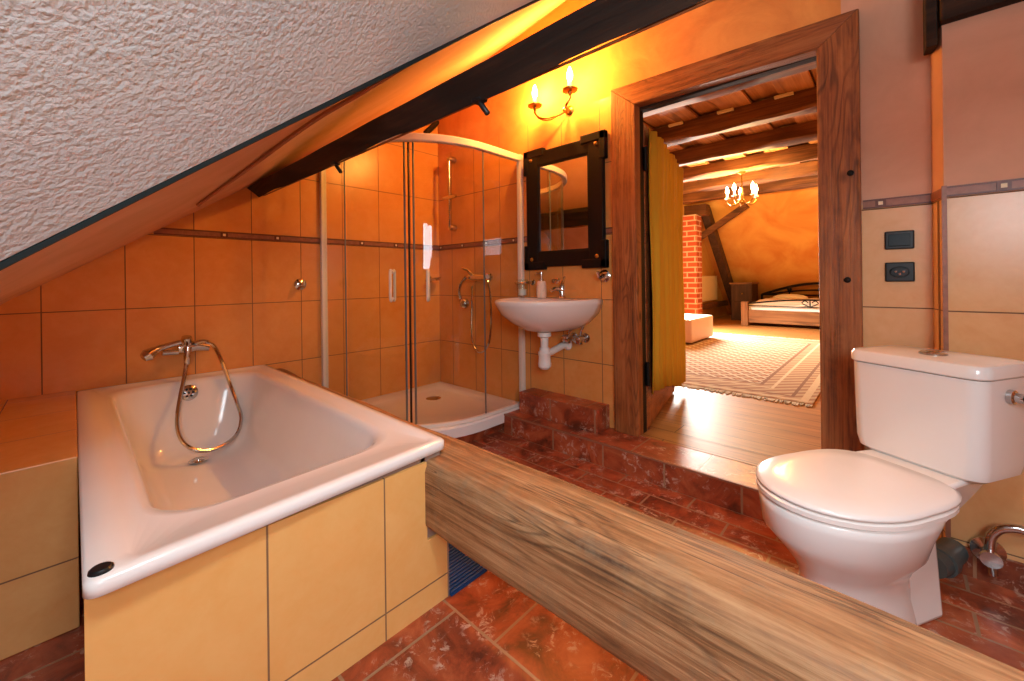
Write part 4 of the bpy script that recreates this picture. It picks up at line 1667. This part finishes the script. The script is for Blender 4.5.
b.box(2.06, 2.10, 0.13, 0.98, 0.93, 1.6)
b.build('wall_bedroom_front', M['bed_plaster'], kind='structure')
# far slope
SX, SZ, SK = 7.40, 1.22, 0.98
b = MB()
b.prism([(SX - .2, -1.65, SZ + .2), (SX + 2.1, -1.65, SZ - SK * 2.1), (SX + 2.2, -1.65, SZ - SK * 2.1), (SX, -1.65, SZ + .25)], (0, 4.3, 0))
b.build('ceiling_slope', M['bed_plaster'], kind='structure')
# boarded ceiling
b = MB()
k = 0
y = -1.6
while y < 2.6:
    b.box(2.06, 7.7, y, y + (0.19 if k % 2 else 0.21), 1.36 + (0.028 if k % 2 else 0), 1.385 + (0.028 if k % 2 else 0))
    y += 0.2
    k += 1
b.box(2.06, 7.7, -1.6, 2.65, 1.415, 1.45)
b.build('ceiling_bedroom', M['plank'], kind='structure')
ORD = ['first', 'second', 'third', 'fourth', 'fifth', 'sixth', 'seventh']
for i, bx in enumerate((2.84, 3.64, 4.42, 5.2, 6.0, 6.78, 7.40)):
    b = MB()
    secs = []
    rnd = random.Random(i)
    p1, p2 = rnd.uniform(0, 6), rnd.uniform(0, 6)
    for j in range(31):
        y = -1.6 + 4.2 * j / 30
        d = 0.008 * math.sin(y * 4 + p1) + 0.006 * math.sin(y * 11 + p2)
        secs.append([(bx + d, y, 1.365), (bx - d * .5, y, 1.24 + d), (bx + .02, y, 1.22 + d), (bx + .13, y, 1.22 - d * .6), (bx + .15, y, 1.24), (bx + .15 - d, y, 1.365)])
    b.loft(secs)
    o = b.build('ceiling_beam', M['rafter_y'], smooth=True)
    tag(o, 'rough brown timber across the bedroom ceiling, %s of seven counted from the door' % ORD[i], 'beam', 'bedroom ceiling beams')
# pale battens in the gap above the second beam
b = MB()
for y in (1.78, 1.38, 0.98, 0.58, 0.2):
    b.box(3.60, 3.628, y - .06, y + .06, 1.338, 1.356)
b.build('trim_10', M['pale'], kind='structure')

# rafter and brace in the far left corner
b = MB()
P0, P1 = Vector((7.25, 2.3, 1.16)), Vector((9.05, 2.3, -0.60))
b.prism([(P0.x - .09, 2.22, P0.z - .09), (P1.x - .09, 2.22, P1.z - .09), (P1.x + .03, 2.22, P1.z + .03), (P0.x + .03, 2.22, P0.z + .03)], (0, .13, 0))
tag(b.build('rafter', M['cabinet'], bevel=.01), 'dark slanting rafter on the bedroom slope beside the brick chimney', 'rafter')
b = MB()
q0, q1 = at(695, 241, 'x', 7.35), at(747, 205, 'x', 7.25)
b.tube([q0, q1], 0.065, 4)
tag(b.build('brace', M['rafter_y']), 'diagonal brown timber brace rising from the chimney to the ceiling', 'brace')
b = MB()
b.box(7.0, 7.2, 2.2, 2.6, 1.02, 1.2)
tag(b.build('wall_plate_timber', M['rafter_y'], bevel=.01), 'short horizontal timber resting over the top of the brick chimney', 'timber')
b = MB()
b.box(6.90, 7.15, 2.325, 2.548, UZ, 1.03)
tag(b.build('brick_chimney', M['brick'], bevel=.004), 'red brick chimney column in the bedroom behind the ottoman', 'chimney')
# radiator with a shelf board
rd = thing('radiator', 'cream panel radiator on the bedroom wall beside the chimney', 'radiator', (8.0, 2.55, -0.43))
b = MB()
b.box(7.52, 8.42, 2.46, 2.475, -0.43, 0.02)
b.build('front_panel', M['radiator'], rd, bevel=.008)
b = MB()
for k in range(18):
    b.box(7.54 + k * .048, 7.56 + k * .048, 2.475, 2.53, -0.41, 0.0)
b.build('fins', M['radiator'], rd)
b = MB()
b.box(7.52, 8.42, 2.455, 2.54, 0.02, 0.028)
b.build('grille', M['radiator'], rd, bevel=.003)
b = MB()
b.box(7.2, 8.9, 2.40, 2.455, -0.56, -0.46)
tag(b.build('wall_timber', M['rafter_y'], bevel=.01), 'low brown timber sill running along the wall under the radiator', 'timber')

# cabinet
cb = thing('nightstand', 'dark wooden bedside cabinet under the slope left of the bed', 'cabinet', (8.4, 1.99, UZ))
b = MB()
b.box(8.25, 8.7, 1.84, 2.18, UZ, -0.13)
b.build('carcass', M['cabinet'], cb, bevel=.006)
b = MB()
b.box(8.22, 8.72, 1.83, 2.20, -0.13, -0.10)
b.build('top', M['bed_wood'], cb, bevel=.004)
for z0, z1 in ((-.74, -.46), (-.44, -.16)):
    b = MB()
    b.box(8.235, 8.25, 1.86, 2.16, z0, z1)
    d = b.build('drawer', M['cabinet'], cb, bevel=.003)
    b = MB()
    b.ball((8.225, 1.99, (z0 + z1) / 2), .015, n=6)
    b.build('knob', M['brass'], d, smooth=True)

# bed
bd = thing('bed', 'low wooden double bed with white linen and black iron rails', 'bed', (8.0, 1.0, UZ))
for x, y in ((7.42, 1.715), (7.42, -0.08)):
    b = MB()
    b.box(x, x + .1, y, y + .1, UZ, -0.40)
    b.build('post', M['bed_wood_z'], bd, bevel=.006)
b = MB()
b.box(7.44, 7.48, 0.02, 1.72, -0.735, -0.53)
b.build('foot_board', M['bed_wood'], bd, bevel=.005)
for y in (1.76, -0.02):
    b = MB()
    b.box(7.5, 8.72, y - .02, y + .02, -0.735, -0.53)
    b.build('side_board', M['bed_wood'], bd, bevel=.005)
b = MB()
b.box(7.49, 8.7, 0.0, 1.74, -0.60, -0.47)
b.build('mattress', M['cloth'], bd, bevel=.03, seg=4)
b = MB()
nx, ny = 14, 20
g0 = []
for i in range(nx + 1):
    row = []
    for j in range(ny + 1):
        x = 7.56 + 1.1 * i / nx
        y = -0.02 + 1.80 * j / ny
        e = min(i, nx - i, j, ny - j)
        z = -0.455 + (0.07 if e > 1 else 0.035 * e) + 0.014 * math.sin(i * 1.1 + j * .7) + .008 * math.sin(j * 1.9)
        row.append(b.v((x, y, z)))
    g0.append(row)
for i in range(nx):
    for j in range(ny):
        b.f([g0[i][j], g0[i + 1][j], g0[i + 1][j + 1], g0[i][j + 1]])
o = b.build('duvet', M['duvet'], bd, smooth='all')
s_ = o.modifiers.new('thick', 'SOLIDIFY')
s_.thickness = 0.03
o['label'] = 'cream and orange duvet'
for y in (0.35, 1.3):
    b = MB()
    b.ball((8.45, y, -0.37), 0.1, (1.3, 2.6, .7), 8)
    b.build('pillow', M['cloth'], bd, smooth='all')


def arch(x, y0, y1, z0, h, n=18):
    return [(x, y0 + (y1 - y0) * i / n, z0 + h * math.sin(math.pi * i / n)) for i in range(n + 1)]


b = MB()
b.tube(arch(7.46, 0.02, 1.72, -0.43, .075), .013, 6)
b.tube([(7.46, 0.02, -0.465), (7.46, 1.72, -0.465)], .008, 6)
b.tube([(7.455, 0.9, -0.465), (7.45, 0.9, -0.36)], .009, 6)
for k in (-1, 1):
    b.tube([(7.455, .9, -.46), (7.455, .9 + k * .06, -.43), (7.455, .9 + k * .10, -.40), (7.455, .9 + k * .06, -.37), (7.455, .9 + k * .02, -.40)], .007, 6, 4)
b.build('foot_rail', M['iron'], bd, smooth=True)
b = MB()
b.tube(arch(8.72, 0.02, 1.78, -0.33, .205), .022, 6)
b.tube(arch(8.72, 0.02, 1.78, -0.34, .10), .014, 6)
b.tube([(8.72, 0.02, -0.33), (8.72, 1.78, -0.33)], .014, 6)
for y in (0.02, 1.78):
    b.tube([(8.72, y, UZ), (8.72, y, -0.32)], .02, 8)
for y in (0.45, 0.9, 1.35):
    b.tube([(8.72, y, -0.33), (8.72, y, -0.33 + .2 * math.sin(math.pi * (y - .02) / 1.76))], .012, 6)
    b.ball((8.715, y, -0.23), .038, n=6)
b.build('headboard', M['iron'], bd, smooth=True)

# ottoman
b = MB()
b.box(4.84, 5.62, 1.695, 2.40, UZ + .03, -0.485)
ot = thing('ottoman', 'peach leatherette ottoman on the bedroom rug edge', 'ottoman', (5.2, 2.0, UZ))
b.build('body', M['leather'], ot, bevel=.02, seg=3)
for x in (4.92, 5.54):
    for y in (1.78, 2.32):
        b = MB()
        b.lathe([(0, 0), (.02, 0), (.025, .032), (0, .032)], (x, y, UZ + .012), (0, 0, 1), 10)
        b.build('foot', M['black'], ot)

# rug
rg = thing('rug', 'patterned cream and brown rug with fringed edge on the bedroom floor', 'rug', (4.6, 1.3, UZ))
b = MB()
b.box(RUG[0], RUG[1], RUG[2], RUG[3], UZ, UZ + .010)
b.build('pile', M['rug'], rg, bevel=.003)
for xe, sg in ((RUG[0], -1), (RUG[1], 1)):
    b = MB()
    rnd = random.Random(3)
    y = RUG[2]
    while y < RUG[3]:
        L = .055 + rnd.uniform(-.02, .02)
        dy = rnd.uniform(-.012, .012)
        b.prism([(xe, y, UZ + .001), (xe + sg * L, y + dy, UZ + .001), (xe + sg * L, y + dy + .010, UZ + .001), (xe, y + .012, UZ + .001)], (0, 0, .006))
        y += .0135
    fo = b.build('fringe', M['fringe'], rg)
    fo['kind'] = 'stuff'

# chandelier
CHX, CHY = 5.3, 1.27
ch = thing('chandelier', 'brass five-arm chandelier with lit candle bulbs in the bedroom', 'chandelier', (CHX, CHY, 0.84))
b = MB()
b.tube([(CHX, CHY, 0.86), (CHX, CHY, 1.36)], .008, 8)
b.lathe([(0, 0), (.02, .01), (.028, .04), (.014, .07), (.02, .11), (.012, .16), (0, .17)], (CHX, CHY, 0.83), (0, 0, 1), 14)
b.build('stem', M['brass'], ch, smooth=True)
b = MB()
b.lathe([(0, 0), (.05, 0), (.04, -.03), (.012, -.045), (0, -.045)], (CHX, CHY, 1.235), (0, 0, 1), 16)
b.build('ceiling_cup', M['brass'], ch, smooth=True)
for k in range(5):
    a = math.radians(72 * k + 20)
    u = Vector((math.cos(a), math.sin(a), 0))
    c = Vector((CHX, CHY, 0))
    R_ = .155
    b = MB()
    b.tube([c + u * .01 + Vector((0, 0, .91)), c + u * .05 + Vector((0, 0, .86)), c + u * .11 + Vector((0, 0, .845)), c + u * R_ + Vector((0, 0, .89)), c + u * R_ + Vector((0, 0, .925))], .008, 6, 4)
    am = b.build('arm', M['brass'], ch, smooth=True)
    b = MB()
    b.lathe([(.006, -.01), (.034, .004), (.03, .006), (0, .004)], c + u * R_ + Vector((0, 0, .925)), (0, 0, 1), 12)
    b.lathe([(0, 0), (.013, 0), (.013, .05), (0, .05)], c + u * R_ + Vector((0, 0, .93)), (0, 0, 1), 10)
    b.build('candle_sleeve', M['pale'], am, smooth=True)
    b = MB()
    b.lathe([(.008, 0), (.018, .02), (.02, .04), (.012, .07), (0, .095)], c + u * R_ + Vector((0, 0, .98)), (0, 0, 1), 12)
    b.build('bulb', M['bulb'], am, smooth=True)
    lamp('chandelier_light', 'POINT', c + u * (R_ + .03) + Vector((0, 0, 1.03)), CHAND_W, WARM2, 0.03)
